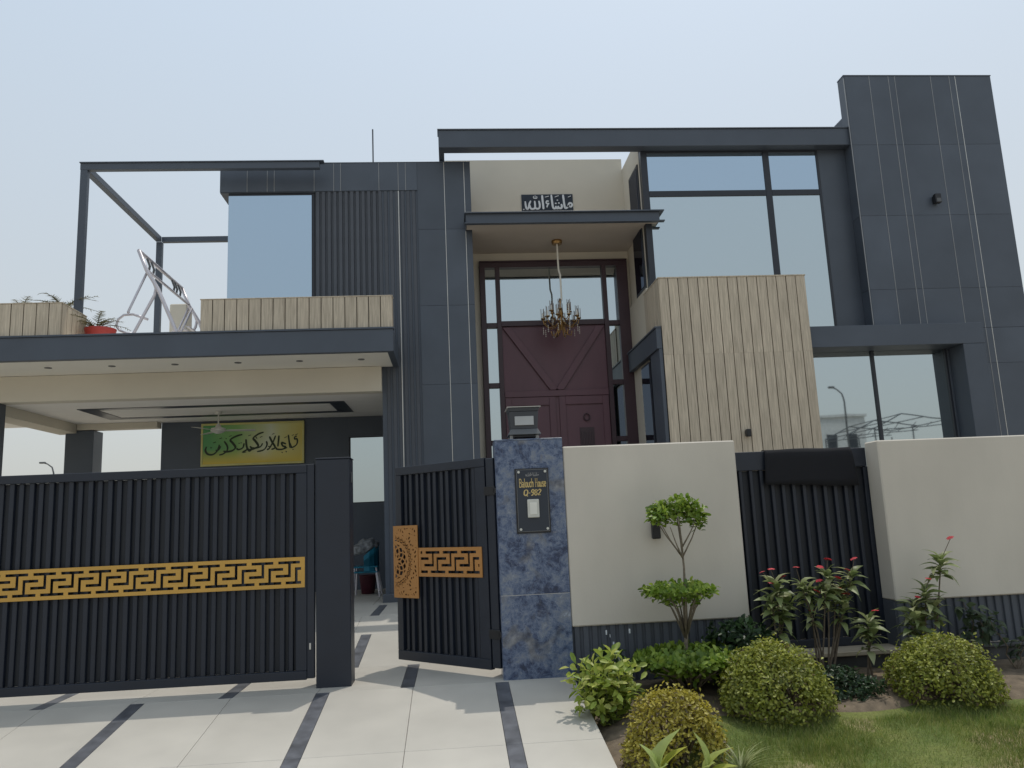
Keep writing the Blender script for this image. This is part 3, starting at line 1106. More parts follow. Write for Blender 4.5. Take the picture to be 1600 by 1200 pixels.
kn.tube([(2.55 + 0.055 * math.cos(t), 14.645, 3.33 + 0.065 * math.sin(t)) for t in np.linspace(0, 2 * math.pi, 17)], 0.012, 6)
kn.build("door_knocker", "maroon_frame", dr)
gr = MB().box(2.41, 2.68, 14.665, 14.679, 2.72, 3.14)
for k in range(4):
    gr.box(2.44 + k * 0.06, 2.465 + k * 0.06, 14.65, 14.664, 2.76, 3.06)
gr.build("door_grille", "maroon_frame", dr, 0.002)

# --- right wing: roof beam, big window, tower
B("roof_beam", "charcoal_paint", house, -0.045, 7.39, 13.05, 13.28, 7.93, 8.25, 0.006)
rb = bpy.data.objects["roof_beam"]
B("beam_cap", "charcoal_paint", rb, -0.06, 7.40, 13.03, 13.30, 8.251, 8.272, 0.003)
B("return_beam", "charcoal_paint", rb, -0.045, 0.05, 13.281, 14.7, 7.93, 8.24, 0.004)
rs = MB().box(3.57, 7.398, 13.281, 13.402, 7.94, 8.24).box(3.71, 7.398, 13.41, 20, 7.94, 8.24).box(3.71, 7.398, 13.62, 20, 0.0, 7.929).box(3.56, 3.709, 15.01, 20, 0.0, 8.24).box(0.51, 3.55, 15.01, 20, 0.0, 8.2)
rs.build("wing_walls", "charcoal_paint", house)
uw = MB()
uw.box(3.562, 3.675, 13.25, 13.40, 4.4, 7.935)
uw.box(5.82, 5.93, 13.25, 13.40, 4.4, 7.89)
uw.box(6.82, 6.86, 13.252, 13.40, 4.4, 7.93)
uw.box(3.676, 6.819, 13.25, 13.40, 7.891, 7.934)
uw.box(3.676, 5.819, 13.25, 13.40, 7.065, 7.17)
uw.box(5.931, 6.819, 13.25, 13.40, 7.065, 7.17)
uwin = uw.build("upper_window", "window_frame", house, 0.003)
for (a, b, c, d, gm) in ((3.676, 5.819, 7.171, 7.89, "glass_blue"), (5.931, 6.819, 7.171, 7.89, "glass_blue"),
                         (3.676, 5.819, 4.45, 7.064, "glass_grey"), (5.931, 6.819, 4.45, 7.064, "glass_grey")):
    B("pane", gm, uwin, a + 0.001, b - 0.001, 13.27, 13.282, c, d, 0)
B("spandrel_panel", "charcoal_tile", uwin, 6.861, 7.379, 13.26, 13.40, 4.4, 7.93, 0.002)
B("window_sill", "ledge_stone", house, 5.98, 7.3, 12.95, 13.249, 4.485, 4.515, 0.003)
tower = MB().box(7.40, 10.22, 13.022, 13.22, 4.46, 9.25).box(9.0, 10.22, 13.022, 13.22, 0.0, 4.459).box(7.402, 10.2, 13.45, 18, 0.0, 8.55).box(7.402, 10.2, 13.221, 13.449, 4.46, 8.55).build("tiled_tower", "charcoal_paint", house)
tile_grid(tower, 13.0, 0.02, [7.40, 7.868, 8.236, 8.359, 9.051, 9.411, 9.527, 10.222], [4.461, 5.19, 6.55, 7.90, 9.25],
          bright=(9.527,), dull=(7.868, 8.236, 8.359, 9.051, 9.411))
tile_grid(tower, 13.0, 0.02, [9.062, 9.411, 9.527, 10.222], [0.0, 1.07, 2.45, 3.83, 4.459], bright=(9.527,), dull=(9.411,))
for i, (a, b) in enumerate(((4.5, 5.19), (5.19, 6.55), (6.55, 7.90), (7.90, 9.25))):
    B("facade_tile", "charcoal_tile", tower, 7.380, 7.399, 13.0, 13.30 if i < 3 else 13.22, a + 0.003, b - 0.003, 0.001)
B("metal_inlay", "inlay_dull", tower, 7.374, 7.384, 13.301, 13.315, 4.5, 7.9, 0)
B("metal_inlay", "inlay_dull", tower, 7.372, 7.385, 12.994, 13.004, 4.5, 9.2, 0)
B("tower_cap", "charcoal_paint", tower, 7.375, 10.23, 12.99, 13.23, 9.251, 9.27, 0.003)
# lower window in its projecting surround
ls = MB()
ls.box(5.99, 9.06, 12.58, 13.44, 4.10, 4.46)
ls.box(8.67, 9.06, 12.582, 12.998, 0.0, 4.099)
ls.box(8.64, 8.99, 12.999, 13.44, 0.0, 4.099)
ls.build("window_surround", "charcoal_paint", house, 0.006)
lwf = MB()
lwf.box(5.98, 6.03, 13.0, 13.15, 0.9, 4.098)
lwf.box(7.265, 7.32, 13.0, 13.15, 0.9, 4.098)
lwf.box(8.60, 8.638, 13.0, 13.15, 0.9, 4.098)
lwin = lwf.build("lower_window", "window_frame", house, 0.003)
B("pane", "glass_grey", lwin, 6.031, 7.264, 13.03, 13.042, 0.95, 4.097, 0)
B("pane", "glass_grey", lwin, 7.321, 8.599, 13.03, 13.042, 0.95, 4.097, 0)
# wood-look bay
wb = MB().box(3.50, 5.955, 12.462, 13.44, 0.0, 5.30).build("wood_bay", "wood_gap", house)
plank_run(wb, 'x', 12.44, 0.018, 3.48, 5.975, [0.1, 1.40, 4.02, 5.30], 0.166)
plank_run(wb, 'y', 3.480, 0.018, 12.462, 13.44, [4.51, 5.30], 0.19)
B("coping", "wood_tile", wb, 3.472, 5.982, 12.43, 13.44, 5.301, 5.322, 0.003)
lb = MB().box(3.39, 3.478, 12.462, 14.55, 4.13, 4.47).box(3.37, 3.48, 12.455, 14.56, 4.471, 4.50).box(3.42, 3.478, 12.465, 13.05, 0.0, 4.129)
lb.build("side_surround", "charcoal_paint", house, 0.004)


# --- fixtures on the house
def wall_lamp(loc, w, h, d, label, group="small box lamps on the walls"):
    x, y, z = loc
    t = thing("wall_lamp", label, "wall lamp", (x, y, z), group)
    MB().box(x - w / 2, x + w / 2, y - d, y - d * 0.35, z - h / 2, z + h / 2).build("lamp_body", "black_plastic", t, 0.008)
    MB().box(x - w * 0.4, x + w * 0.4, y - d * 0.349, y, z - h * 0.4, z + h * 0.4).build("wall_plate", "black_plastic", t, 0.004)
    MB().box(x - w * 0.36, x + w * 0.36, y - d - 0.004, y - d - 0.0005, z - h * 0.42, z - h * 0.02).build("lens", "lamp_metal" if w > 0.09 else "black_plastic", t)
    return t


wall_lamp((4.735, 12.44, 2.70), 0.075, 0.12, 0.11, "small dark box lamp fixed low on the wood-look planks")
wall_lamp((8.80, 13.0, 6.82), 0.11, 0.17, 0.13, "small black lamp high on the charcoal tiled tower")
wall_lamp((1.985, 7.905, 1.34), 0.085, 0.185, 0.07, "black up-down lamp on the cream wall beside the topiary tree")

# calligraphy plaque above the canopy
SIGN = [(44, [(1190, 545), (1225, 555), (1270, 520), (1300, 440), (1340, 430), (1372, 470), (1340, 520), (1290, 500), (1262, 530)]),
        (46, [(1172, 215), (1180, 340), (1190, 470), (1200, 550)]),
        (46, [(1120, 450), (1132, 510), (1110, 555), (1060, 545), (1040, 500)]), (44, [(1060, 540), (1020, 560), (985, 500)]),
        (46, [(1000, 550), (950, 560), (925, 520), (912, 400), (900, 215)]),
        (46, [(975, 430), (1012, 436)]), (46, [(1050, 422), (1085, 428)]), (36, [(1020, 355), (1052, 350)]),
        (34, [(835, 380), (795, 372), (775, 405), (800, 440), (842, 425)]), (32, [(835, 430), (800, 480), (785, 530)]),
        (46, [(688, 225), (692, 340), (700, 470), (705, 575)]),
        (42, [(605, 365), (622, 450), (612, 540), (560, 565), (520, 540)]), (42, [(508, 365), (515, 460), (505, 545), (450, 568), (405, 540), (392, 470)]),
        (42, [(420, 360), (385, 440), (365, 520), (335, 568), (305, 520), (292, 375)]),
        (18, [(490, 245), (492, 295), (560, 298), (562, 248)]), (18, [(526, 225), (526, 290)]),
        (20, [(750, 275), (842, 250)]), (20, [(978, 275), (1070, 240)]), (20, [(1285, 280), (1352, 252)]), (30, [(238, 575), (265, 575)])]
pq = thing("calligraphy_plaque", "dark plaque with white Arabic calligraphy on the cream wall above the canopy", "plaque", (2.03, 14.70, 7.36))
MB().box(1.53, 2.54, 14.70, 14.716, 7.40, 7.75).build("panel", "plaque_dark", pq, 0.003)
sx = 1.01 / (1395 - 210)
strokes_mesh(SIGN, 1.53 - 210 * sx, 14.70, 7.745 + 205 * 0.325 / 395, sx, 0.325 / 395, 0.008).build("lettering", "letter_white", pq)

# calligraphy picture in the porch
PIC = [(9, [(772, 205), (757, 210), (757, 226), (772, 226), (776, 250), (765, 275), (735, 290), (720, 280)]), (7, [(735, 288), (722, 255)]), (9, [(709, 192), (715, 240), (722, 292)]),
       (9, [(700, 290), (660, 302), (624, 298), (622, 285)]), (9, [(692, 262), (660, 250), (668, 275), (690, 285), (660, 305)]),
       (10, [(640, 195), (636, 240), (632, 280)]), (10, [(615, 195), (598, 240), (570, 290), (552, 300)]), (10, [(570, 200), (588, 240), (612, 285), (585, 300)]),
       (9, [(548, 235), (552, 265), (530, 300), (480, 313)]), (9, [(520, 250), (505, 275), (470, 285), (440, 282)]),
       (11, [(527, 166), (490, 178), (452, 208), (470, 235), (488, 270), (455, 290), (420, 296)]),
       (10, [(428, 270), (442, 290), (425, 306), (412, 290), (398, 300), (370, 315)]), (10, [(398, 215), (402, 260), (412, 300)]),
       (9, [(385, 245), (375, 280), (345, 292), (330, 282)]),
       (11, [(372, 178), (330, 188), (285, 215), (305, 245), (322, 275), (300, 298), (262, 305), (235, 300)]),
       (9, [(240, 225), (262, 262), (262, 295), (235, 320), (205, 328)]),
       (8, [(215, 262), (200, 288), (178, 292)]), (10, [(205, 250), (192, 292), (160, 322), (122, 318), (104, 290), (112, 262)]),
       (8, [(140, 270), (150, 272)]), (8, [(690, 320), (698, 322)]), (7, [(660, 325), (668, 327)]), (7, [(250, 205), (256, 206)]), (7, [(345, 245), (352, 244)]), (7, [(360, 242), (367, 241)]),
       (5, [(760, 195), (778, 188)]), (5, [(735, 200), (750, 192)]), (5, [(680, 215), (700, 206)]), (5, [(500, 205), (518, 198)]), (5, [(415, 190), (435, 184)]),
       (5, [(275, 190), (292, 184)]), (5, [(205, 205), (222, 198)]), (5, [(560, 275), (578, 282), (566, 292)]), (5, [(380, 318), (400, 312)]), (6, [(740, 305), (748, 306)]),
       (5, [(590, 185), (606, 178)]), (5, [(470, 200), (480, 214)]), (5, [(160, 235), (178, 228)])]
pc = thing("calligraphy_picture", "wide green and yellow framed picture with Arabic calligraphy on the porch back wall", "picture", (-4.95, 16.46, 2.86))
MB().box(-4.95, -2.99, 16.45, 16.485, 2.86, 3.64).build("print", "picture_print", pc)
MB().box(-4.99, -2.95, 16.44, 16.499, 2.82, 2.859).box(-4.99, -2.95, 16.44, 16.499, 3.641, 3.68).box(-4.99, -4.951, 16.44, 16.499, 2.86, 3.64).box(-2.989, -2.95, 16.44, 16.499, 2.86, 3.64).build("frame", "frame_gold", pc, 0.004)
sx = 1.96 / 726
strokes_mesh([(w * 1.55, p) for w, p in PIC], -4.95 - 85 * sx, 16.45, 3.64 + 102 * 0.78 / 294, sx, 0.78 / 294, 0.003, nib=0.4).build("lettering", "ink_dark", pc)

# chandelier
CX, CY = 2.08, 14.05
ch = thing("chandelier", "brass chandelier with glass candle tubes hanging on a long rod under the entrance canopy", "chandelier", (CX, CY, 5.0))
MB().lathe([(0.09, 6.49), (0.10, 6.53), (0.10, 6.558)], CX, CY, 16).build("ceiling_rose", "brass", ch)
MB().tube([(CX, CY, 6.5), (CX + 0.004, CY, 6.0), (CX + 0.03, CY, 5.9), (CX + 0.03, CY, 5.42)], 0.017, 8).build("rod", "candle", ch)
MB().lathe([(0.012, 5.45), (0.03, 5.40), (0.02, 5.3), (0.05, 5.18), (0.03, 5.05), (0.055, 4.98), (0.02, 4.9), (0.01, 4.86)], CX, CY, 14).build("column", "brass", ch)
arm_bm = MB().tube([(0.03, 0, 5.03), (0.12, 0, 4.92), (0.22, 0, 4.90), (0.31, 0, 4.97), (0.33, 0, 5.05)], 0.011, 6)
for ring, (n, rr, dz) in enumerate(((10, 1.0, 0.0), (6, 0.55, 0.14))):
    for k in range(n):
        t = 2 * math.pi * (k + 0.3 * ring) / n
        c, s = math.cos(t), math.sin(t)
        R = 0.33 * rr
        px, py, pz = CX + R * c, CY + R * s, 5.06 + dz
        f = lambda r, z: (CX + r * rr * c, CY + r * rr * s, z + dz)
        arm = MB().tube([f(0.03, 5.03), f(0.12, 4.93), f(0.22, 4.91), f(0.31, 4.97), f(0.33, 5.05)], 0.009, 6).build("arm", "brass", ch)
        MB().lathe([(0.015, pz - 0.01), (0.042, pz + 0.01), (0.04, pz + 0.022)], px, py, 10).build("drip_pan", "brass", arm)
        MB().lathe([(0.013, pz + 0.02), (0.013, pz + 0.12)], px, py, 8).build("candle", "candle", arm)
        for q in range(3):
            tt = t + q * 2.1
            MB().box(px + 0.03 * math.cos(tt) - 0.005, px + 0.03 * math.cos(tt) + 0.005, py + 0.03 * math.sin(tt) - 0.005, py + 0.03 * math.sin(tt) + 0.005, pz + 0.02, pz + 0.20).build("glass_rod", "smoked_glass", arm)
        cr = MB()
        for q in range(4):
            z = pz - 0.16 - q * 0.035
            cr.lathe([(0.002, z + 0.015), (0.012, z), (0.002, z - 0.015)], px, py, 6)
        cr.build("crystal", "crystal", arm)
for k in range(6):
    t = 2 * math.pi * k / 6
    c, s = math.cos(t), math.sin(t)
    MB().tube([(CX + 0.02 * c, CY + 0.02 * s, 4.98), (CX + 0.10 * c, CY + 0.10 * s, 4.78), (CX + 0.17 * c, CY + 0.17 * s, 4.76), (CX + 0.19 * c, CY + 0.19 * s, 4.84)], 0.011, 6).build("scroll", "brass", ch)

# ceiling fan in the porch
fx, fy = -4.3, 15.2
fan = thing("ceiling_fan", "white ceiling fan hanging from the porch ceiling in front of the picture", "ceiling fan", (fx, fy, 3.4))
MB().lathe([(0.05, 3.68), (0.07, 3.735)], fx, fy, 12).build("ceiling_cup", "white_plastic", fan)
MB().lathe([(0.014, 3.44), (0.014, 3.70)], fx, fy, 8).build("rod", "white_plastic", fan)
MB().lathe([(0.03, 3.5), (0.06, 3.44), (0.13, 3.42), (0.14, 3.37), (0.06, 3.33), (0.02, 3.32)], fx, fy, 16).build("motor", "white_plastic", fan)
for k in range(3):
    t = 0.15 + 2 * math.pi * k / 3
    c, s = math.cos(t), math.sin(t)
    pts = []
    for (r, w) in ((0.13, 0.03), (0.22, 0.065), (0.66, 0.075)):
        pts.append((r, w))
    mbf = MB()
    n0 = len(mbf.v)
    for (r, w) in pts:
        for (sd, dz) in ((-1, 0.008), (1, -0.008)):
            for tz in (0, 0.005):
                mbf.v.append((fx + r * c - sd * w * s, fy + r * s + sd * w * c, 3.375 + dz + tz))
    for i in range(2):
        a = 4 * i
        mbf.f += [(a, a + 4, a + 6, a + 2), (a + 1, a + 3, a + 7, a + 5), (a, a + 1, a + 5, a + 4), (a + 2, a + 6, a + 7, a + 3)]
    mbf.f += [(0, 2, 3, 1), (8, 9, 11, 10)]
    mbf.build("blade", "white_plastic", fan)

# ================================================================== TERRACE
def rod3(pts, y): return [(x, y, z) for x, z in pts]


sw = thing("swing_frame", "silver tubular garden swing frame standing on the terrace under the pergola", "swing frame", (-5.0, 14.5, 4.5))
for (y, nm) in ((13.4, 0), (15.6, 1)):
    dx = 0.0
    MB().tube(rod3([(-5.16, 6.27), (-5.02, 5.92), (-4.83, 5.60), (-4.545, 4.93), (-4.38, 4.52)], y), 0.032, 10).build("leg", "steel_tube", sw, smooth=True)
    MB().tube(rod3([(-5.03, 5.88), (-5.31, 5.21), (-5.30, 5.19)], y + 0.03), 0.022, 8).build("brace", "steel_tube", sw, smooth=True)
    MB().tube(rod3([(-4.93, 5.76), (-4.88, 5.62), (-4.90, 5.50), (-5.215, 4.852), (-5.37, 4.52)], y + 0.06), 0.027, 8).build("leg", "steel_tube", sw, smooth=True)
    MB().tube(rod3([(-5.006, 5.088), (-5.247, 5.182), (-5.40, 5.175), (-5.49, 5.10), (-5.52, 4.99), (-5.46, 4.91), (-5.34, 4.86), (-5.22, 4.845)], y + 0.09), 0.022, 8).build("foot_loop", "steel_tube", sw, smooth=True)
MB().tube([(-5.16, 13.4, 6.27), (-5.16, 15.6, 6.27)], 0.032, 10).build("top_bar", "steel_tube", sw, smooth=True)
MB().tube([(-5.02, 13.4, 5.93), (-5.02, 15.6, 5.93)], 0.024, 10).build("cross_bar", "steel_tube", sw, smooth=True)
for yy in (13.75, 13.95, 15.0, 15.15, 15.35):
    MB().tube([(-5.16, yy, 6.27), (-5.10, yy, 6.11), (-5.12, yy, 6.0)], 0.02, 6).build("hanger", "lamp_metal", sw)
for k in range(7):
    xx = -5.15 + k * 0.085
    MB().box(xx, xx + 0.055, 14.3, 15.4, 4.98 + 0.028 * k, 5.0 + 0.028 * k).build("seat_slat", "steel_tube", sw, 0.004)
MB().tube([(-5.2, 14.32, 4.97), (-4.75, 14.32, 5.02), (-4.55, 14.32, 5.5)], 0.022, 8).build("seat_rail", "steel_tube", sw, smooth=True)
MB().tube([(-5.2, 15.38, 4.97), (-4.75, 15.38, 5.02), (-4.55, 15.38, 5.5)], 0.022, 8).build("seat_rail", "steel_tube", sw, smooth=True)
MB().tube([(-5.1, 14.32, 4.97), (-5.1, 14.32, 4.52)], 0.02, 8).build("seat_leg", "steel_tube", sw)
MB().tube([(-5.1, 15.38, 4.97), (-5.1, 15.38, 4.52)], 0.02, 8).build("seat_leg", "steel_tube", sw)


def frond_set(cx, cy, cz, n, L, seed, spread=1.0, droop=0.55):
    """arching pinnate fronds: returns stem and leaflet arrays"""
    rr = random.Random(seed)
    V, F = [], []
    stems = MB()
    for k in range(n):
        a = 2 * math.pi * k / n + rr.uniform(-0.3, 0.3)
        el = rr.uniform(0.5, 1.2)
        l = L * rr.uniform(0.7, 1.1)
        pts = []
        for i in range(9):
            t = i / 8
            r = l * t * math.cos(el) * spread * (1 + 0.3 * t)
            z = l * t * math.sin(el) - droop * l * t * t * rr.uniform(0.9, 1.0)
            pts.append(Vector((cx + r * math.cos(a), cy + r * math.sin(a), cz + z)))
        stems.tube(pts, [0.008 * (1 - 0.8 * i / 8) + 0.001 for i in range(9)], 5)
        for i in range(2, 9):
            d = (pts[i] - pts[i - 1]).normalized()
            side = d.cross(Vector((0, 0, 1))).normalized()
            for sg in (-1, 1):
                for q in (0, 0.5):
                    b = pts[i] - (pts[i] - pts[i - 1]) * q
                    tip = b + (side * sg * 0.8 + d * 0.55 + Vector((0, 0, rr.uniform(-0.35, 0.1)))) * 0.16 * (1.1 - i / 11)
                    w = d * 0.009
                    n0 = len(V)
                    V += [tuple(b - w), tuple(b + w), tuple(tip)]
                    F.append((n0, n0 + 1, n0 + 2))
    return stems, V, F


pot = thing("flower_pot", "red bowl-shaped flower pot at the edge of the terrace", "flower pot", (-5.55, 13.0, 4.5))
MB().lathe([(0.10, 4.5), (0.16, 4.55), (0.21, 4.68), (0.235, 4.79), (0.24, 4.81), (0.22, 4.81), (0.20, 4.76)], -5.56, 13.0, 24).build("bowl", "pot_red", pot, smooth=True)
MB().lathe([(0.0, 4.76), (0.2, 4.765)], -5.56, 13.0, 20).build("potting_soil", "soil", pot)
for (nm, cx, cy, cz, n, L, sd, lab) in (("palm_plant", -5.62, 13.0, 4.78, 12, 0.62, 3, "half dry small palm growing in the red pot on the terrace"),
                                         ("palm_plant", -6.30, 13.3, 5.2, 11, 0.74, 5, "drooping feathery palm behind the wood-look parapet beside the pergola post"),
                                         ("palm_plant", -6.95, 13.3, 5.17, 9, 0.66, 9, "low palm tips showing over the wood-look parapet near the left edge")):
    t = thing(nm, lab, "palm plant", (cx, cy, cz), "small palms on the terrace")
    stems, V, F = frond_set(cx, cy, cz, n, L, sd)
    stems.build("frond_stems", "leaf_palm", t)
    np_mesh("fronds", V, F, "leaf_palm", t, kind="stuff")
    MB().tube([(cx, cy, 4.52), (cx, cy, cz + 0.02)], 0.03, 8).build("stem", "twig_brown", t)
    if cx < -6:
        p2 = thing("flower_pot", "plant pot standing behind the parapet under a palm" if cx > -6.8 else "plant pot hidden behind the parapet at the left edge", "flower pot", (cx, cy, 4.5))
        MB().lathe([(0.12, 4.5), (0.17, 4.78), (0.18, 4.80), (0.15, 4.80)], cx, cy, 20).build("bowl", "pot_red", p2, smooth=True)
ant = thing("lightning_rod", "thin vertical rod standing on the roof of the charcoal block", "lightning rod", (-1.62, 18, 7.84))
MB().tube([(-1.62, 18, 7.84), (-1.62, 18, 10.85)], 0.018, 6).build("rod", "lamp_dark", ant)
MB().lathe([(0.08, 7.84), (0.08, 7.88)], -1.62, 18, 10).build("base", "lamp_dark", ant)

# ================================================================== PORCH: chairs and clutter
def make_chair(z, label):
    t = thing("plastic_chair", label, "chair", (-1.58, 15.0, z), "teal plastic chairs stacked in the porch")
    x0, x1, y0, y1 = -1.80, -1.36, 14.78, 15.22
    mb = MB()
    # moulded seat
    mb.box(x0, x1, y0, y1, z + 0.41, z + 0.435)
    mb.build("seat", "chair_teal", t, 0.01)
    bk = MB()
    for k in range(8):
        a0 = math.pi * (k / 8) - math.pi / 2
        a1 = math.pi * ((k + 1) / 8) - math.pi / 2
        r = 0.23
        p = [(-1.58 - 0.02 + (r) * math.cos(a) * 1.0 + 0.0, 15.0 + (r) * math.sin(a)) for a in (a0, a1)]
        q = [(-1.58 - 0.02 + (r + 0.02) * math.cos(a), 15.0 + (r + 0.02) * math.sin(a)) for a in (a0, a1)]
        h0, h1 = (0.62 + 0.20 * math.cos(a) for a in (a0, a1))
        bk.hexa([(*p[0], z + 0.436), (*q[0], z + 0.436), (*q[1], z + 0.436), (*p[1], z + 0.436), (*p[0], z + h0), (*q[0], z + h0), (*q[1], z + h1), (*p[1], z + h1)])
    bk.build("backrest", "chair_teal", t)
    for (lx, ly, ox, oy) in ((x0 + .03, y0 + .03, -.03, -.03), (x0 + .03, y1 - .03, -.03, .03), (x1 - .03, y0 + .03, .06, -.03), (x1 - .03, y1 - .03, .06, .03)):
        MB().tube([(lx, ly, z + 0.42), (lx + ox, ly + oy, z + 0.0)], 0.016, 8).build("leg", "steel_tube", t)
    return t


make_chair(0.27, "teal plastic chair with metal legs, lowest of the stack in the porch")
make_chair(0.36, "teal plastic chair nested on top of another in the porch")
c2 = thing("cloth_bundle", "grey patterned cloth bundle heaped on the stacked teal chairs", "cloth", (-1.6, 15.0, 1.15))
bb = bmesh.new()
bmesh.ops.create_icosphere(bb, subdivisions=4, radius=1)
for v in bb.verts:
    nrm = v.co.copy()
    k = 1 + 0.25 * noise.noise(nrm * 2.1) + 0.1 * noise.noise(nrm * 6)
    v.co = Vector((nrm.x * 0.24 * k, nrm.y * 0.2 * k, max(-0.10, nrm.z * 0.15 * k) + 0.05 * nrm.x))
me = bpy.data.meshes.new("cloth")
bb.to_mesh(me)
bb.free()
me.materials.append(MATS["bundle_cloth"])
me.polygons.foreach_set("use_smooth", [True] * len(me.polygons))
inst("cloth", me, c2, (-1.60, 14.95, 1.12))
bk = thing("bucket", "dull maroon bucket on the floor beneath the stacked chairs", "bucket", (-1.6, 15.35, 0.27))
MB().lathe([(0.12, 0.275), (0.16, 0.6), (0.17, 0.61), (0.15, 0.6), (0.12, 0.32)], -1.6, 15.42, 20).build("pail", "bucket_maroon", bk, smooth=True)

# ================================================================== BOUNDARY
# marble gate pillar
mp = thing("marble_pillar", "tall gate pillar clad in mottled blue marble between the wicket gate and cream wall", "pillar", (0.77, 8.1, 0))
MB().box(0.455, 1.095, 7.925, 8.24, -0.08, 2.262).build("core", "rough_cement", mp)
for (a, b) in ((-0.06, 0.772), (0.776, 2.265)):
    B("marble_slab", "blue_marble", mp, 0.44, 1.112, 7.905, 7.924, a, b, 0.002)
    B("marble_slab", "blue_marble", mp, 0.435, 0.454, 7.9255, 8.24, a, b, 0.002)
    B("marble_slab", "blue_marble", mp, 1.096, 1.113, 7.9255, 8.24, a, b, 0.002)
B("marble_top", "blue_marble", mp, 0.436, 1.113, 7.903, 8.245, 2.266, 2.282, 0.003)
for z in (0.772,):
    B("joint_line", "inlay_bright", mp, 0.4405, 1.1115, 7.9065, 7.92, z + 0.0003, z + 0.0037, 0)

# pillar lamp
pl = thing("pillar_lamp", "square grey lantern with clear cover standing on the blue marble pillar", "lamp", (0.745, 8.07, 2.285))
cx, cy = 0.745, 8.07
MB().box(cx - 0.12, cx + 0.12, cy - 0.1, cy + 0.1, 2.305, 2.325).build("base_plate", "lamp_dark", pl, 0.003)
for (a, b) in ((-0.13, -0.09), (0.13, -0.09), (-0.13, 0.09), (0.13, 0.09)):
    MB().box(cx + a - 0.015, cx + a + 0.015, cy + b - 0.015, cy + b + 0.015, 2.2825, 2.325).build("foot", "lamp_white", pl, 0.003)


def frustum(x, y, r0, r1, z0, z1):
    return MB().hexa([(x - r0, y - r0, z0), (x + r0, y - r0, z0), (x + r0, y + r0, z0), (x - r0, y + r0, z0),
                      (x - r1, y - r1, z1), (x + r1, y - r1, z1), (x + r1, y + r1, z1), (x - r1, y + r1, z1)])


frustum(cx, cy, 0.165, 0.134, 2.326, 2.385).build("skirt", "lamp_metal", pl, 0.003)
frustum(cx, cy, 0.132, 0.146, 2.386, 2.56).build("light_box", "lamp_dark", pl, 0.003)
B("diffuser", "lamp_white", pl, cx - 0.095, cx + 0.095, cy - 0.152, cy - 0.1445, 2.42, 2.51, 0.002)
frustum(cx, cy, 0.148, 0.158, 2.561, 2.60).build("hood", "lamp_dark", pl, 0.003)
B("rim", "inlay_bright", pl, cx - 0.17, cx + 0.17, cy - 0.17, cy + 0.17, 2.601, 2.607, 0)

# name plate
npl = thing("name_plate", "black house name plate with gold lettering and doorbell on the blue marble pillar", "name plate", (0.79, 7.90, 1.36))
MB().box(0.622, 0.956, 7.884, 7.904, 1.355, 1.985).build("plate", "black_plastic", npl, 0.003)
MB().box(0.640, 0.940, 7.876, 7.8795, 1.375, 1.970).build("acrylic_sheet", "plaque_dark", npl, 0.001)
for (a, b, c, d) in ((0.64, 0.94, 1.9702, 1.9725), (0.64, 0.94, 1.3725, 1.3748), (0.6375, 0.6398, 1.3725, 1.9725), (0.9402, 0.9425, 1.3725, 1.9725)):
    B("edge_line", "inlay_dull", npl, a, b, 7.875, 7.8795, c, d, 0)
for (a, b) in ((0.66, 1.95), (0.922, 1.95), (0.66, 1.395), (0.922, 1.395)):
    MB().tube([(a, 7.885, b), (a, 7.862, b)], 0.0125, 12).build("screw_cap", "white_plastic", npl)
B("doorbell", "white_plastic", npl, 0.733, 0.847, 7.85, 7.8755, 1.505, 1.682, 0.006)
B("bell_button", "candle", npl, 0.755, 0.825, 7.845, 7.8495, 1.535, 1.65, 0.003)
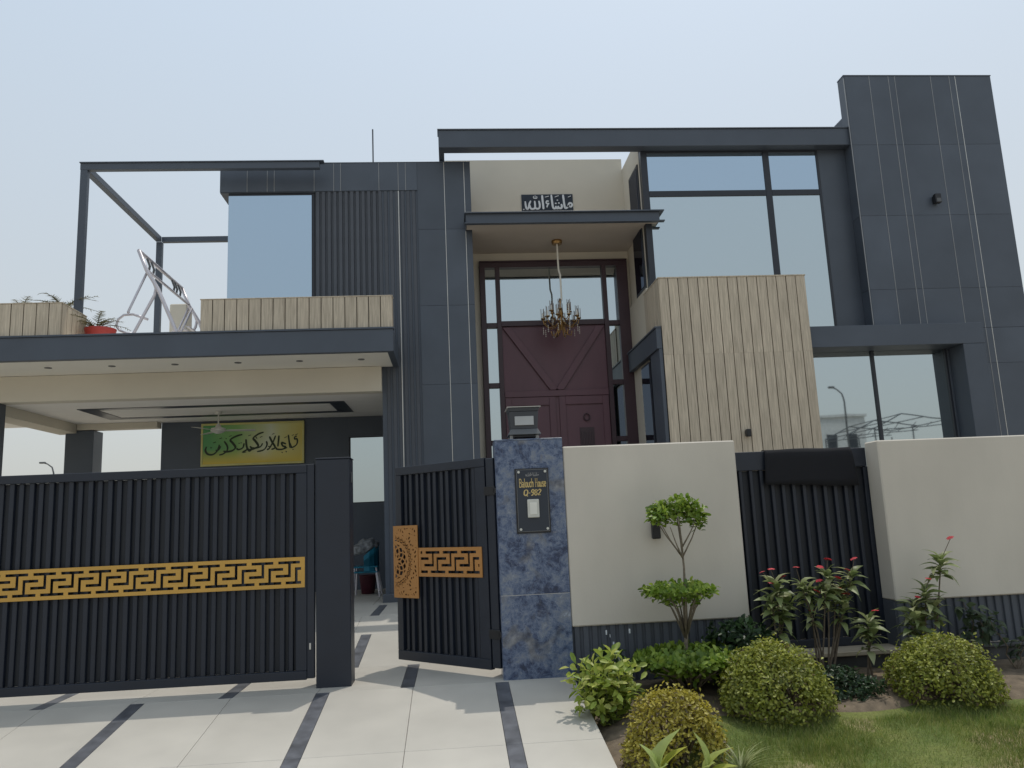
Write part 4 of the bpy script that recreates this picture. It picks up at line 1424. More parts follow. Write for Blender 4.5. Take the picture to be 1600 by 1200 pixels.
# gold lettering: bold condensed glyphs with slab serifs drawn as strokes on a 10 x 16 grid (y down)
G = {
    'B': [(2.4, [(1, 0), (1, 16)]), (1.6, [(0, .8), (5, .8), (7.2, 3.8), (5, 7.4), (1, 7.6)]), (1.8, [(1, 7.6), (6, 8), (8, 11.8), (6, 15.2), (0, 15.2)])],
    'a': [(2.2, [(5.5, 6.8), (5.5, 15), (7, 15.6)]), (1.6, [(5.5, 7.6), (2, 6.4), (.8, 7.8)]), (1.8, [(5.5, 10.4), (1.6, 11), (1, 13.6), (2.6, 15.4), (5.5, 13.6)])],
    'l': [(2.4, [(1.6, 0), (1.6, 15.4)]), (1.3, [(0, .6), (2.4, .6)]), (1.3, [(0, 15.5), (3.4, 15.5)])],
    'o': [(2.0, [(3, 6.6), (.9, 8.4), (.9, 13.4), (3, 15.5), (5.2, 13.4), (5.2, 8.4), (3, 6.6)])],
    'u': [(2.2, [(1, 6.6), (1, 14), (3, 15.4), (5.4, 13.6)]), (2.2, [(5.6, 6.6), (5.6, 15.6)]), (1.2, [(0, 6.8), (1.6, 6.8)]), (1.2, [(5, 15.4), (7, 15.4)])],
    'c': [(2.0, [(5, 8.4), (3, 6.6), (.9, 8.6), (.9, 13.2), (3, 15.5), (5.2, 13.8)])],
    'h': [(2.4, [(1.2, 0), (1.2, 15.6)]), (2.2, [(1.2, 9), (3.6, 6.8), (5.4, 8.4), (5.4, 15.6)]), (1.2, [(0, 15.4), (2.6, 15.4)]), (1.2, [(4.2, 15.4), (6.8, 15.4)]), (1.2, [(0, .6), (2, .6)])],
    'H': [(1.9, [(1.2, 0), (1.2, 16)]), (1.9, [(6.6, 0), (6.6, 16)]), (1.3, [(1.4, 7.8), (6.6, 7.8)]), (0.9, [(0, .5), (2.4, .5)]), (0.9, [(0, 15.5), (2.4, 15.5)]), (0.9, [(5.6, .5), (7.8, .5)]), (0.9, [(5.6, 15.5), (7.8, 15.5)])],
    's': [(1.9, [(5, 8), (3, 6.6), (1, 8.2), (1.6, 10.4), (4.6, 11.6), (5, 14), (3, 15.5), (.6, 13.8)])],
    'e': [(1.9, [(1, 11), (5.2, 10.8), (4.8, 7.8), (3, 6.6), (.9, 8.6), (.9, 13.2), (3, 15.5), (5.4, 13.8)])],
    'Q': [(2.4, [(4, .8), (1, 4), (1, 12), (4, 15.4), (7.4, 12), (7.4, 4), (4, .8)]), (2.0, [(4, 13), (6, 15), (9, 17.4)])],
    '-': [(2.4, [(0.4, 9.4), (4, 9.4)])],
    '9': [(2.2, [(5.6, 5), (3.2, 8.6), (.9, 5), (3, .9), (5.8, 3.4), (5.6, 10), (3.4, 15.2), (1, 14.6)])],
    '8': [(2.0, [(3.2, .9), (1, 3.6), (3.2, 7.4), (6, 11.6), (3.4, 15.4), (.7, 11.8), (3.2, 7.6), (5.8, 4), (3.2, .9)])],
    '2': [(2.2, [(.9, 4), (3, .9), (5.8, 3.2), (4.4, 8), (.8, 14.4)]), (2.2, [(.6, 14.8), (6.2, 14.8)])],
}
ADV = {'B': 8.6, 'a': 7.2, 'l': 3.6, 'o': 6.4, 'u': 7.2, 'c': 6, 'h': 7.2, 'H': 9, 's': 6, 'e': 6.2, 'Q': 9.4, '-': 5, '9': 7, '8': 7, '2': 7, ' ': 4.5}


def word(text, x0, x1, z0, z1, y, depth, slant=0.0):
    tot = sum(ADV[c] for c in text)
    sx, sz = (x1 - x0) / tot, (z1 - z0) / 16.0
    st, x = [], 0.0
    for c in text:
        for (w, pts) in G.get(c, []):
            st.append((w, [(x + a + slant * (16 - b), b) for a, b in pts]))
        x += ADV[c]
    return strokes_mesh(st, x0, y, z1, sx, sz, depth)


word("Balouch House", 0.662, 0.926, 1.80, 1.885, 7.876, 0.001).build("lettering", "letter_gold", npl)
word("Q-982", 0.70, 0.872, 1.718, 1.78, 7.876, 0.001, 0.12).build("lettering", "letter_gold", npl)
sx = 0.14 / 1180
strokes_mesh(SIGN[:-1], 0.72 - 210 * sx, 7.876, 1.945 + 205 * 0.04 / 395, sx, 0.04 / 395, 0.001).build("lettering", "inlay_dull", npl)


# --- slatted gates
def slat_mesh(h, w=0.052, d=0.035):
    mb = MB()
    pr = [(-w / 2, d), (-w / 2 + 0.004, 0.004), (-w / 2 + 0.009, 0), (w / 2 - 0.009, 0), (w / 2 - 0.004, 0.004), (w / 2, d)]
    n = len(pr)
    for z in (0, h):
        for (x, y) in pr: mb.v.append((x, y, z))
    for k in range(n):
        mb.f.append((k, (k + 1) % n, n + (k + 1) % n, n + k))
    mb.f.append(tuple(range(n - 1, -1, -1)))
    mb.f.append(tuple(range(n, 2 * n)))
    me = bpy.data.meshes.new("slat")
    me.from_pydata(mb.v, [], mb.f)
    me.materials.append(MATS["gate_metal"])
    return me


sg = thing("sliding_gate", "wide black slatted sliding gate with a gold Greek key band across it", "gate", (-4.0, 8.1, 0.08))
gx0, gx1 = -6.4, -1.425
fr = MB()
fr.box(gx0, gx1, 8.085, 8.15, 2.04, 2.121).box(gx0, gx1, 8.085, 8.15, 0.08, 0.162)
fr.box(gx1 - 0.105, gx1, 8.086, 8.149, 0.163, 2.039).box(gx0, gx0 + 0.11, 8.086, 8.149, 0.163, 2.039)
fr.build("frame", "gate_metal", sg, 0.004)
MB().box(gx0 + 0.111, gx1 - 0.106, 8.142, 8.147, 0.163, 2.039).build("backing_sheet", "gate_sheet", sg)
sm = slat_mesh(1.876)
x = gx1 - 0.155
i = 0
while x > gx0 + 0.13:
    inst("slat", sm, sg, (x, 8.104 + (0.0 if i % 2 else 0.012), 0.163))
    x -= 0.101 if i % 2 else 0.082
    i += 1
key_band(gx0 + 0.02, -1.442, 0.938, 1.226, 0.2525, 8.076, 8.083).build("key_band", "gold_metal", sg)
B("latch_stile", "gate_metal", sg, -1.424, -1.352, 8.09, 8.145, 0.09, 2.125, 0.004)
B("lock", "inlay_bright", sg, -1.402, -1.384, 8.080, 8.0895, 0.355, 0.415, 0.002)
for xx in (-5.6, -4.9):
    MB().tube([(xx, 8.10, 0.045), (xx, 8.135, 0.045)], 0.045, 14).build("wheel", "black_plastic", sg)
gp = thing("gate_post", "square charcoal metal post at the end of the sliding gate", "post", (-1.17, 8.2, 0))
MB().box(-1.335, -1.005, 8.07, 8.36, -0.01, 2.165).build("post", "gate_metal", gp, 0.006)
MB().box(-1.34, -1.0, 8.065, 8.365, 2.166, 2.18).build("post_cap", "gate_metal", gp, 0.003)
B("catch_plate", "lamp_metal", gp, -1.004, -0.996, 8.16, 8.22, 1.93, 2.03, 0.002)

# wicket gate, opened inwards: built along its own leaf, then swung on the hinge
hinge = Vector((0.4317, 8.0, 0.0735))
wg = thing("wicket_gate", "black slatted wicket gate standing open, with a carved copper plate on its edge", "gate", hinge)
OFF[wg.name] = Vector((0, 0, 0))
LW = 1.514
fr = MB()
fr.box(-LW, -0.12, -0.03, 0.03, 2.02, 2.11).box(-LW, -0.12, -0.03, 0.03, 0.0, 0.10)
fr.box(-LW, -LW + 0.09, -0.029, 0.029, 0.101, 2.019).box(-0.26, -0.12, -0.029, 0.029, 0.101, 2.019)
fr.build("frame", "gate_metal", wg, 0.004)
MB().box(-0.11, -0.005, -0.02, 0.02, 0.02, 2.10).build("hinge_stile", "gate_metal", wg, 0.006)
MB().box(-LW + 0.091, -0.261, 0.022, 0.027, 0.101, 2.019).build("backing_sheet", "gate_sheet", wg)
sm2 = slat_mesh(1.917)
x = -LW + 0.135
i = 0
while x < -0.28:
    inst("slat", sm2, wg, (x, -0.012 if i % 2 else 0.0, 0.101))
    x += 0.098
    i += 1
key_band(-1.14, -0.185, 0.898, 1.205, 0.27, -0.040, -0.0305, x_phase=0.03).build("key_band", "copper_metal", wg)
for z in (0.30, 1.72):
    MB().box(-0.13, 0.02, -0.035, -0.021, z, z + 0.09).box(0.0, 0.08, -0.035, 0.03, z + 0.02, z + 0.07).build("hinge", "black_plastic", wg, 0.003)
# carved plate: half rosette with key ring and corner scrolls
PX0, PX1, PZ0, PZ1 = -1.545, -1.141, 0.665, 1.452
nxp, nzp = 56, 112
xs = [PX0 + (PX1 - PX0) * i / nxp for i in range(nxp + 1)]
zs = [PZ0 + (PZ1 - PZ0) * j / nzp for j in range(nzp + 1)]
Rr = 0.285
ccx, ccz = PX0 + 0.03, (PZ0 + PZ1) / 2


def carved(x, z):
    u, v = x - ccx, z - ccz
    if u < 0 or x > PX1 - 0.02 or z < PZ0 + 0.03 or z > PZ1 - 0.03:
        return True
    r = math.hypot(u, v)
    a = math.atan2(v, u)
    if r < 0.205:   # interlaced petals
        n = 0
        dmin = 1
        for rc, cnt in ((0.1, 10),):
            for k in range(cnt):
                t = 2 * math.pi * k / cnt
                d = abs(math.hypot(u - rc * math.cos(t), v - rc * math.sin(t)) - 0.1)
                dmin = min(dmin, d)
        return dmin < 0.0085 or abs(r - 0.205) < 0.008
    if 0.225 < r < 0.285:  # key ring
        s = (a * 0.25 / 0.052) % 1.0
        q = (r - 0.225) / 0.06
        if s < 0.16: return not (q < 0.82)
        if q < 0.2: return not (s < 0.72)
        if q > 0.42 and q < 0.62: return not (0.34 < s < 0.86)
        if 0.70 < s < 0.86: return not (q < 0.62)
        if 0.34 < s < 0.50: return not (q > 0.42)
        return True
    if r > 0.31:    # corner scrolls
        w = math.sin(u * 95 + 2.2 * math.sin(abs(v) * 42)) * math.sin(abs(v) * 70 + 2.6 * math.sin(u * 33))
        lim = 0.62 + 0.25 * math.sin(u * 31 + abs(v) * 17)
        if w > lim and x > PX0 + 0.06: return False
    return True


mask = [[carved((xs[i] + xs[i + 1]) / 2, (zs[j] + zs[j + 1]) / 2) for j in range(nzp)] for i in range(nxp)]
plate(xs, zs, mask, -0.046, -0.038).build("carved_plate", "copper_metal", wg)
wg.scale = (0.97, 0.97, 0.97)
wg.rotation_euler = (0, 0, math.atan2(1.074, -1.067) - math.pi)

# --- boundary walls
def fluted_plinth(parent, x0, x1, y, z0, z1, material):
    pitch = 0.085
    me = slat_mesh(z1 - z0, 0.06, 0.02).copy()
    me.materials.clear()
    me.materials.append(MATS[material])
    n = int((x1 - x0) / pitch)
    for k in range(n):
        inst("plinth_batten", me, parent, (x0 + (k + 0.5) * (x1 - x0) / n, y - 0.02, z0))


w1 = thing("boundary_wall", "cream rendered wall panel beside the blue marble pillar", "wall", (2.0, 8.0, 0), "cream wall panels along the garden")
MB().box(1.116, 2.87, 7.905, 8.16, 0.452, 2.19).build("wall_panel", "wall_grey_cream", w1, 0.012)
pln = MB().box(1.118, 2.865, 7.95, 8.15, -0.5, 0.451).build("plinth", "fluted_charcoal", w1)
fluted_plinth(pln, 1.12, 2.86, 7.95, -0.3, 0.45, "fluted_charcoal")
rr = random.Random(4)
for k in range(9):
    xx, zz, hh = rr.choice([1.45, 1.5, 1.7, 1.95, 2.35, 2.45, 2.6]) + rr.uniform(-0.06, 0.06), rr.uniform(0.22, 0.42), rr.uniform(0.012, 0.05)
    MB().box(xx, xx + rr.uniform(0.006, 0.018), 7.926, 7.9295, zz - hh, zz).build("paint_drip", "letter_white", pln, 0.0015)
w2 = thing("boundary_wall", "cream rendered wall panel right of the slatted fence at the photo's right edge", "wall", (6.5, 8.0, 0), "cream wall panels along the garden")
MB().box(4.37, 10.5, 7.905, 8.17, 0.532, 2.135).build("wall_panel", "wall_grey_cream", w2, 0.012)
pln = MB().box(4.372, 10.5, 7.95, 8.165, 0.09, 0.531).build("plinth", "fluted_charcoal", w2)
fluted_plinth(pln, 4.375, 9.0, 7.95, 0.09, 0.531, "fluted_charcoal")
lg = thing("ledge_wall", "low dark cement wall with a beige stone ledge under the slatted fence", "wall", (5.0, 8.0, 0))
MB().box(2.872, 10.5, 7.91, 8.20, -0.5, 0.045).build("base_wall", "rough_cement", lg)
MB().box(2.871, 4.45, 7.84, 8.21, 0.046, 0.088).build("ledge", "ledge_stone", lg, 0.006)
MB().box(4.451, 10.5, 7.87, 7.949, 0.046, 0.075).build("ledge", "rough_cement", lg, 0.006)
sf = thing("slatted_fence", "black slatted metal fence panel between the two cream walls", "fence", (3.62, 8.2, 0.09))
fr = MB().box(2.872, 4.37, 8.16, 8.22, 1.89, 2.085).box(2.872, 4.40, 8.16, 8.22, 0.09, 0.17)
fr.box(2.872, 2.93, 8.161, 8.219, 0.171, 1.889).box(4.33, 4.398, 8.172, 8.219, 0.171, 1.889)
fr.build("frame", "gate_metal", sf, 0.004)
MB().box(2.931, 4.329, 8.212, 8.217, 0.171, 1.889).build("backing_sheet", "gate_sheet", sf)
sm3 = slat_mesh(1.718, 0.045)
x = 3.0
while x < 4.32:
    inst("slat", sm3, sf, (x, 8.168, 0.171))
    x += 0.112
# black cloth draped over the fence
cl = []
nu, nv = 30, 16
prof = [(8.245, 1.95), (8.25, 2.02), (8.245, 2.085), (8.225, 2.10), (8.18, 2.102), (8.145, 2.095), (8.13, 2.06), (8.125, 2.0), (8.123, 1.92), (8.12, 1.84), (8.118, 1.78), (8.118, 1.74)]
for j, (yy, zz) in enumerate(prof):
    for i in range(nu + 1):
        t = i / nu
        fold = 0.006 * math.sin(t * 17 + 0.3 * j) * max(0, (j - 5) / 6)
        cl.append((3.27 + 0.93 * t + (-0.012 * (j - 5) * (0.5 - t) if j > 5 else 0), yy - abs(fold) - 0.004 * (j > 5), zz - (0.05 * t * (j == 11)) - 0.004 * t + 0.004 * math.sin(t * 9 + j)))
n1 = len(cl)
cl += [(a, b + (0.006 if j2 >= 6 * (nu + 1) else (-0.006 if j2 < 3 * (nu + 1) else 0)), c - (0.006 if 3 * (nu + 1) <= j2 < 6 * (nu + 1) else 0)) for j2, (a, b, c) in enumerate(cl)]
cf = []
rows_n = len(prof)
for j in range(rows_n - 1):
    for i in range(nu):
        a = j * (nu + 1) + i
        cf.append((a, a + 1, a + nu + 2, a + nu + 1))
        cf.append((n1 + a, n1 + a + nu + 1, n1 + a + nu + 2, n1 + a + 1))
for i in range(nu):
    a = i
    cf.append((a, n1 + a, n1 + a + 1, a + 1))
    a = (rows_n - 1) * (nu + 1) + i
    cf.append((a, a + 1, n1 + a + 1, n1 + a))
for j in range(rows_n - 1):
    a = j * (nu + 1)
    cf.append((a, a + nu + 1, n1 + a + nu + 1, n1 + a))
    a += nu
    cf.append((a, n1 + a, n1 + a + nu + 1, a + nu + 1))
tag(np_mesh("draped_cloth", cl, cf, "black_cloth", smooth=True), "thick black cloth draped over the top of the slatted fence", "cloth")


# ================================================================== PLANTS
def leaves(P, D, L, W, rng, droop=0.0, jitter=0.5, face=0.0):
    """leaf quads folded along the midrib. P base points, D outward directions, L lengths, W widths (arrays)"""
    n = len(P)
    d = D + rng.normal(0, jitter, (n, 3))
    d /= np.linalg.norm(d, axis=1)[:, None] + 1e-9
    r = rng.normal(0, 1, (n, 3)) + np.array([0, 0, 0.6])
    if face > 0:   # blades lie with their faces outwards and upwards, tips fanning along the surface
        out = D / (np.linalg.norm(D, axis=1)[:, None] + 1e-9) + rng.normal(0, 0.38, (n, 3))
        t = rng.normal(0, 1, (n, 3))
        t -= out * np.sum(t * out, 1)[:, None] / np.sum(out * out, 1)[:, None]
        t /= np.linalg.norm(t, axis=1)[:, None] + 1e-9
        d = t + D * (1 - face) + rng.normal(0, 0.15, (n, 3))
        d /= np.linalg.norm(d, axis=1)[:, None] + 1e-9
        r = out
    s = np.cross(d, r)
    s /= np.linalg.norm(s, axis=1)[:, None] + 1e-9
    nn = np.cross(s, d)
    L = L[:, None]
    W = W[:, None]
    V = np.empty((n, 6, 3))
    V[:, 0] = P
    V[:, 1] = P + d * L * 0.45 + s * W * 0.5 + nn * W * 0.15
    V[:, 2] = P + d * L * 0.45 - s * W * 0.5 + nn * W * 0.15
    V[:, 3] = P + d * L - nn * L * droop
    V[:, 4] = P + d * L * 0.8 + s * W * 0.42 + nn * W * 0.1 - nn * L * droop * 0.5
    V[:, 5] = P + d * L * 0.8 - s * W * 0.42 + nn * W * 0.1 - nn * L * droop * 0.5
    b = (np.arange(n) * 6)[:, None]
    F = np.concatenate([b + np.array([[0, 1, 4, 3]]), b + np.array([[0, 3, 5, 2]])])
    return V.reshape(-1, 3), F


def noise3(p, s, seed):
    return noise.noise(Vector((p[0] * s + seed, p[1] * s - seed, p[2] * s + 2 * seed)))


def dome(name, label, c, rx, ry, rz, n, L, material, seed, zcut, group=None, thin_low=0.0, dry=0.0, bare=(), lobes=()):
    """clipped dome shrub: leaves on an uneven shell with a leafy interior and a fan of twigs"""
    rng = np.random.default_rng(seed)
    t = thing(name, label, "shrub", (c[0], c[1], zcut), group)
    u = rng.normal(0, 1, (int(n * 1.6), 3))
    u /= np.linalg.norm(u, axis=1)[:, None]
    u = u[u[:, 2] > -0.72]
    P, D, DP, DD = [], [], [], []
    LO = [(0, 0, 0, 1.0)] + list(lobes)
    wts = np.array([l[3] ** 2 for l in LO])
    pick = rng.choice(len(LO), n, p=wts / wts.sum())
    for qi, d in enumerate(u[:n]):
        lo = LO[pick[qi]]
        k = 1 + 0.09 * noise3(d, 1.6, seed) + 0.075 * noise3(d, 4.5, seed + 3) + 0.085 * noise3(d, 8, seed)
        hole = noise3(d, 2.6, seed + 11)
        depth = abs(rng.normal(0, 0.075))
        if rng.random() < 0.35: depth += rng.uniform(0.03, 0.3)
        low = max(0.0, 0.12 - d[2])
        gap = max([0.0] + [1.0 - np.linalg.norm(d - np.array(h[:3]) / np.linalg.norm(h[:3])) / h[3] for h in bare])
        if gap > 0 and depth < 0.22 and rng.random() < min(0.93, 1.9 * gap): continue
        if rng.random() < thin_low * low * 1.4 + (0.75 if hole > 0.36 and d[2] < 0.35 else 0): continue
        k -= depth
        if rng.random() < 0.025: k += rng.uniform(0.08, 0.22)
        flat = 1.0
        if d[2] < -0.2: flat = 1 - 0.35 * (-d[2] - 0.2)
        q3 = np.array([lo[0], lo[1], lo[2]]) + lo[3] * np.array([d[0] * k * flat, d[1] * k * flat, d[2] * k])
        if any(np.linalg.norm(q3 - np.array(l[:3])) < 0.72 * l[3] for l in LO if l is not lo): continue
        p = np.array([c[0] + rx * q3[0], c[1] + ry * q3[1], c[2] + rz * q3[2]])
        if p[2] < zcut + 0.02: continue
        if dry and rng.random() < dry * (0.10 + max(0, -d[2] + 0.2) * 1.6 + max(0, hole) * 1.2):
            DP.append(p); DD.append(d)
        else:
            P.append(p); D.append(d)
    P, D = np.array(P), np.array(D)
    D = D + np.array([0, 0, 0.45])
    V, F = leaves(P, D, rng.uniform(0.7, 1.25, len(P)) * L, rng.uniform(0.45, 0.62, len(P)) * L, rng, 0.1, 0.55, 0.62)
    np_mesh("foliage", V, F, material, t, kind="stuff")
    if DP:
        DP, DD = np.array(DP), np.array(DD)
        V, F = leaves(DP, DD, rng.uniform(0.7, 1.2, len(DP)) * L, rng.uniform(0.35, 0.5, len(DP)) * L, rng, 0.1, 0.8)
        np_mesh("dry_leaves", V, F, "leaf_dry", t, kind="stuff")
    tw = MB()
    for k in range(70):
        a = rng.uniform(0, 2 * np.pi)
        el = rng.uniform(0.15, 1.45)
        e = Vector((c[0] + rx * 0.88 * math.cos(a) * math.cos(el), c[1] + ry * 0.88 * math.sin(a) * math.cos(el), c[2] + rz * 0.88 * (math.sin(el) - 0.25)))
        b = Vector((c[0] + rng.normal(0, 0.04), c[1] + rng.normal(0, 0.04), zcut - 0.03))
        m = b.lerp(e, 0.5) + Vector((0, 0, 0.06))
        tw.tube([b, m, e], [0.009, 0.006, 0.003], 4)
    tw.build("twigs", "twig_brown", t)
    return t


GRP = "clipped round shrubs along the wall"
dome("round_shrub", "large clipped round green shrub in front of the flowering plants, middle of the bed", (2.64, 6.85, -0.05), 0.445, 0.45, 0.42, 17000, 0.034, "leaf_dome", 21, -0.22, GRP, 0.9, 0.10, ((0.30, -0.9, -0.12, 0.34), (0.75, -0.6, -0.25, 0.36), (-0.8, -0.5, -0.35, 0.3)), ((0.42, -0.15, -0.18, 0.62), (-0.38, -0.1, -0.05, 0.66)))
dome("round_shrub", "clipped round green shrub with a bare brown patch on its left, below the right wall", (4.17, 6.95, -0.05), 0.43, 0.44, 0.40, 17000, 0.033, "leaf_dome", 34, -0.22, GRP, 0.9, 0.16, ((-0.62, -0.75, -0.12, 0.5), (-0.25, -0.9, -0.4, 0.35)), ((0.40, -0.15, -0.15, 0.66), (-0.35, -0.1, 0.0, 0.6)))
dome("round_shrub", "yellowish clipped round shrub beside the driveway edge, lower and drier than the others", (1.55, 6.05, -0.11), 0.345, 0.36, 0.325, 11000, 0.032, "leaf_dome_gold", 47, -0.33, GRP, 0.7, 0.42, ((0.2, -0.95, 0.0, 0.42), (0.75, -0.6, -0.3, 0.4), (-0.5, -0.8, -0.5, 0.4)), ((-0.55, -0.2, -0.35, 0.62), (0.55, -0.1, -0.3, 0.58), (0.1, 0.0, 0.25, 0.68)))


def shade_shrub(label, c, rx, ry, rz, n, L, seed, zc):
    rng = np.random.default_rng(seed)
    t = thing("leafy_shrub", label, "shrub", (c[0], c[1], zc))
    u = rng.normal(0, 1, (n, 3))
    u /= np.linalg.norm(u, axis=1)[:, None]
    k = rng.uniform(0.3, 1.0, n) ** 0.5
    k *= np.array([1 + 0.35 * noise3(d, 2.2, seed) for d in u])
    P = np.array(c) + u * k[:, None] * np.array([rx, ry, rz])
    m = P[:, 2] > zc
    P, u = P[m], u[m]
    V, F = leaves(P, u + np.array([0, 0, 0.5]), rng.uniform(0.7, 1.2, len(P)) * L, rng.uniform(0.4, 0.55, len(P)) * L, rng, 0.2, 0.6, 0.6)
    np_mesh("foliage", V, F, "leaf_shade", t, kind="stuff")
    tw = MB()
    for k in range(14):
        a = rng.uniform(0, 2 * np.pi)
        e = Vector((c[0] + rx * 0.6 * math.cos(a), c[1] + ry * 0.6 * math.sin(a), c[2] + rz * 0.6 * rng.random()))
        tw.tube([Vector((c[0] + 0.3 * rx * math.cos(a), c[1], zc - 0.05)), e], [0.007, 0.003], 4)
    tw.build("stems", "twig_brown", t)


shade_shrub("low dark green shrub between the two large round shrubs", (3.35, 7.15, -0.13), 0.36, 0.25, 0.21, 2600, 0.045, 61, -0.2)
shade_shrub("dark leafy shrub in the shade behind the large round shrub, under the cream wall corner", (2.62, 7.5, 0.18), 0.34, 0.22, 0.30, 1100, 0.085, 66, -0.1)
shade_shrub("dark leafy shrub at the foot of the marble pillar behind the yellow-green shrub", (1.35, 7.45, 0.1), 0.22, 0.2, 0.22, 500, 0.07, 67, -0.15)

# topiary: one trunk, three clipped tiers
tt = thing("topiary_tree", "small tiered topiary tree with three clipped leaf pads in front of the cream wall", "tree", (2.07, 7.4, -0.12))
tr = MB()
tr.tube([(2.075, 7.4, -0.15), (2.06, 7.4, 0.2), (2.085, 7.4, 0.45), (2.10, 7.4, 0.80), (2.11, 7.41, 1.0), (2.10, 7.41, 1.22), (2.085, 7.41, 1.38), (2.08, 7.41, 1.5)],
        [0.024, 0.021, 0.018, 0.014, 0.010, 0.009, 0.007, 0.005], 8)
rng = np.random.default_rng(5)
for (z0, z1, r, n) in ((0.40, 0.78, 0.27, 16), (-0.11, 0.14, 0.44, 60)):
    for k in range(n):
        a = 2 * math.pi * k / n + rng.uniform(-0.15, 0.15)
        q = rng.uniform(0.5, 1.0)
        b = Vector((2.075 + 0.012 * math.cos(a), 7.4 + 0.012 * math.sin(a), z0 + rng.uniform(-0.04, 0.06)))
        e = Vector((2.07 + r * q * math.cos(a), 7.4 + r * q * math.sin(a), z1 + rng.uniform(-0.03, 0.05)))
        m = b.lerp(e, 0.5) + Vector((0.25 * r * math.cos(a) * -0.2, 0, 0.03))
        tr.tube([b, m, e], [0.009, 0.007, 0.004], 5)
tops = [(1.90, 7.36, 1.42), (1.88, 7.48, 1.46), (2.09, 7.38, 1.50), (2.27, 7.40, 1.46), (2.30, 7.46, 1.42), (2.12, 7.5, 1.5), (1.98, 7.3, 1.36)]
for e in tops:
    b = Vector((2.11, 7.41, 1.06 + rng.uniform(0, 0.14)))
    m = b.lerp(Vector(e), 0.55) + Vector((0, 0, -0.02))
    tr.tube([b, m, Vector(e)], [0.008, 0.006, 0.004], 5)
tr.build("trunk", "bark_grey", tt, smooth=True)


def pad(cen, rx, ry, h, n, L, seed, bowl=0.5):
    """flat-topped clipped pad: upright leaf tufts filling a shallow cup"""
    rng = np.random.default_rng(seed)
    a = rng.uniform(0, 2 * np.pi, n)
    q = np.sqrt(rng.random(n))
    hh = rng.random(n)
    lump = np.array([1 + 0.16 * noise.noise(Vector((math.cos(t) * 1.8 + seed, math.sin(t) * 1.8, 0))) for t in a])
    x = cen[0] + rx * q * np.cos(a) * lump
    y = cen[1] + ry * q * np.sin(a) * lump
    top = h * (0.75 + 0.25 * (1 - q ** 2)) + np.array([0.035 * noise.noise(Vector((xx * 9, yy * 9, seed))) for xx, yy in zip(x, y)])
    bot = h * bowl * q ** 2
    z = cen[2] + bot + (top - bot) * hh
    P = np.stack([x, y, z], 1)
    D = np.stack([np.cos(a) * q * 0.8, np.sin(a) * q * 0.8, np.full(n, 0.75)], 1)
    return leaves(P, D, rng.uniform(0.7, 1.2, n) * L, rng.uniform(0.45, 0.6, n) * L, rng, 0.05, 0.4, 0.45)


V, F = pad((2.065, 7.4, 0.0), 0.49, 0.42, 0.29, 2400, 0.07, 3, 0.66)
np_mesh("lower_pad", V, F, "leaf_topiary", tt, kind="stuff")
V, F = pad((2.045, 7.4, 0.62), 0.315, 0.28, 0.25, 950, 0.06, 8, 0.66)
np_mesh("middle_pad", V, F, "leaf_topiary", tt, kind="stuff")
VV, FF = [], []
o = 0
for k, (cen, r, h) in enumerate((((1.885, 7.36, 1.36), 0.08, 0.20), ((2.075, 7.40, 1.33), 0.10, 0.33), ((2.275, 7.42, 1.31), 0.08, 0.28), ((1.97, 7.47, 1.38), 0.07, 0.22), ((2.185, 7.47, 1.42), 0.065, 0.22))):
    V, F = pad(cen, r, r, h, 170, 0.062, 20 + k, 0.35)
    VV.append(V); FF.append(F + o); o += len(V)
np_mesh("upper_pad", np.concatenate(VV), np.concatenate(FF), "leaf_topiary", tt, kind="stuff")


def leaf_mesh(name, L, W, material, fold=0.25, droop=0.15, nseg=4, tipw=0.0):
    """one blade leaf along +Y, base at the origin, folded on its midrib and bending down"""
    mb = MB()
    for i in range(nseg + 1):
        t = i / nseg
        w = W * 0.5 * (math.sin(math.pi * (0.06 + 0.94 * t) ** 0.85) if i < nseg else tipw)
        z = L * (0.10 * math.sin(math.pi * t) - droop * t * t)
        mb.v += [(-w, L * t, z + w * fold), (0, L * t, z), (w, L * t, z + w * fold)]
    for i in range(nseg):
        a = 3 * i
        mb.f += [(a, a + 1, a + 4, a + 3), (a + 1, a + 2, a + 5, a + 4)]
    me = bpy.data.meshes.new(name)
    me.from_pydata(mb.v, [], mb.f)
    me.polygons.foreach_set("use_smooth", [True] * len(me.polygons))
    me.materials.append(MATS[material])
    return me


def aim(d, roll=0.0):
    """euler that sends +Y to d with +Z upwards"""
    q = Vector(d).to_track_quat('Y', 'Z')
    return (q.to_matrix().to_4x4() @ Matrix.Rotation(roll, 4, 'Y')).to_euler()


flw = MB()
for k in range(16):
    a = k * 2.4
    r = 0.028 * math.sqrt(k / 16)
    z = 0.012 - 8 * r * r
    n0 = len(flw.v)
    c, s = math.cos(a), math.sin(a)
    p = Vector((r * c, r * s, z))
    for (du, dv, dz) in ((-0.008, -0.008, 0), (0.009, -0.006, .003), (0.008, 0.009, 0), (-0.007, 0.008, .003), (0, 0, .007)):
        flw.v.append((p.x + du, p.y + dv, p.z + dz))
    flw.f += [(n0, n0 + 1, n0 + 4), (n0 + 1, n0 + 2, n0 + 4), (n0 + 2, n0 + 3, n0 + 4), (n0 + 3, n0, n0 + 4)]
flower_me = bpy.data.meshes.new("flower_head")
flower_me.from_pydata(flw.v, [], flw.f)
flower_me.materials.append(MATS["petal_red"])
LF = [leaf_mesh("leaf", 0.135, 0.056, "leaf_flowering", droop=d) for d in (0.1, 0.3, 0.5)]


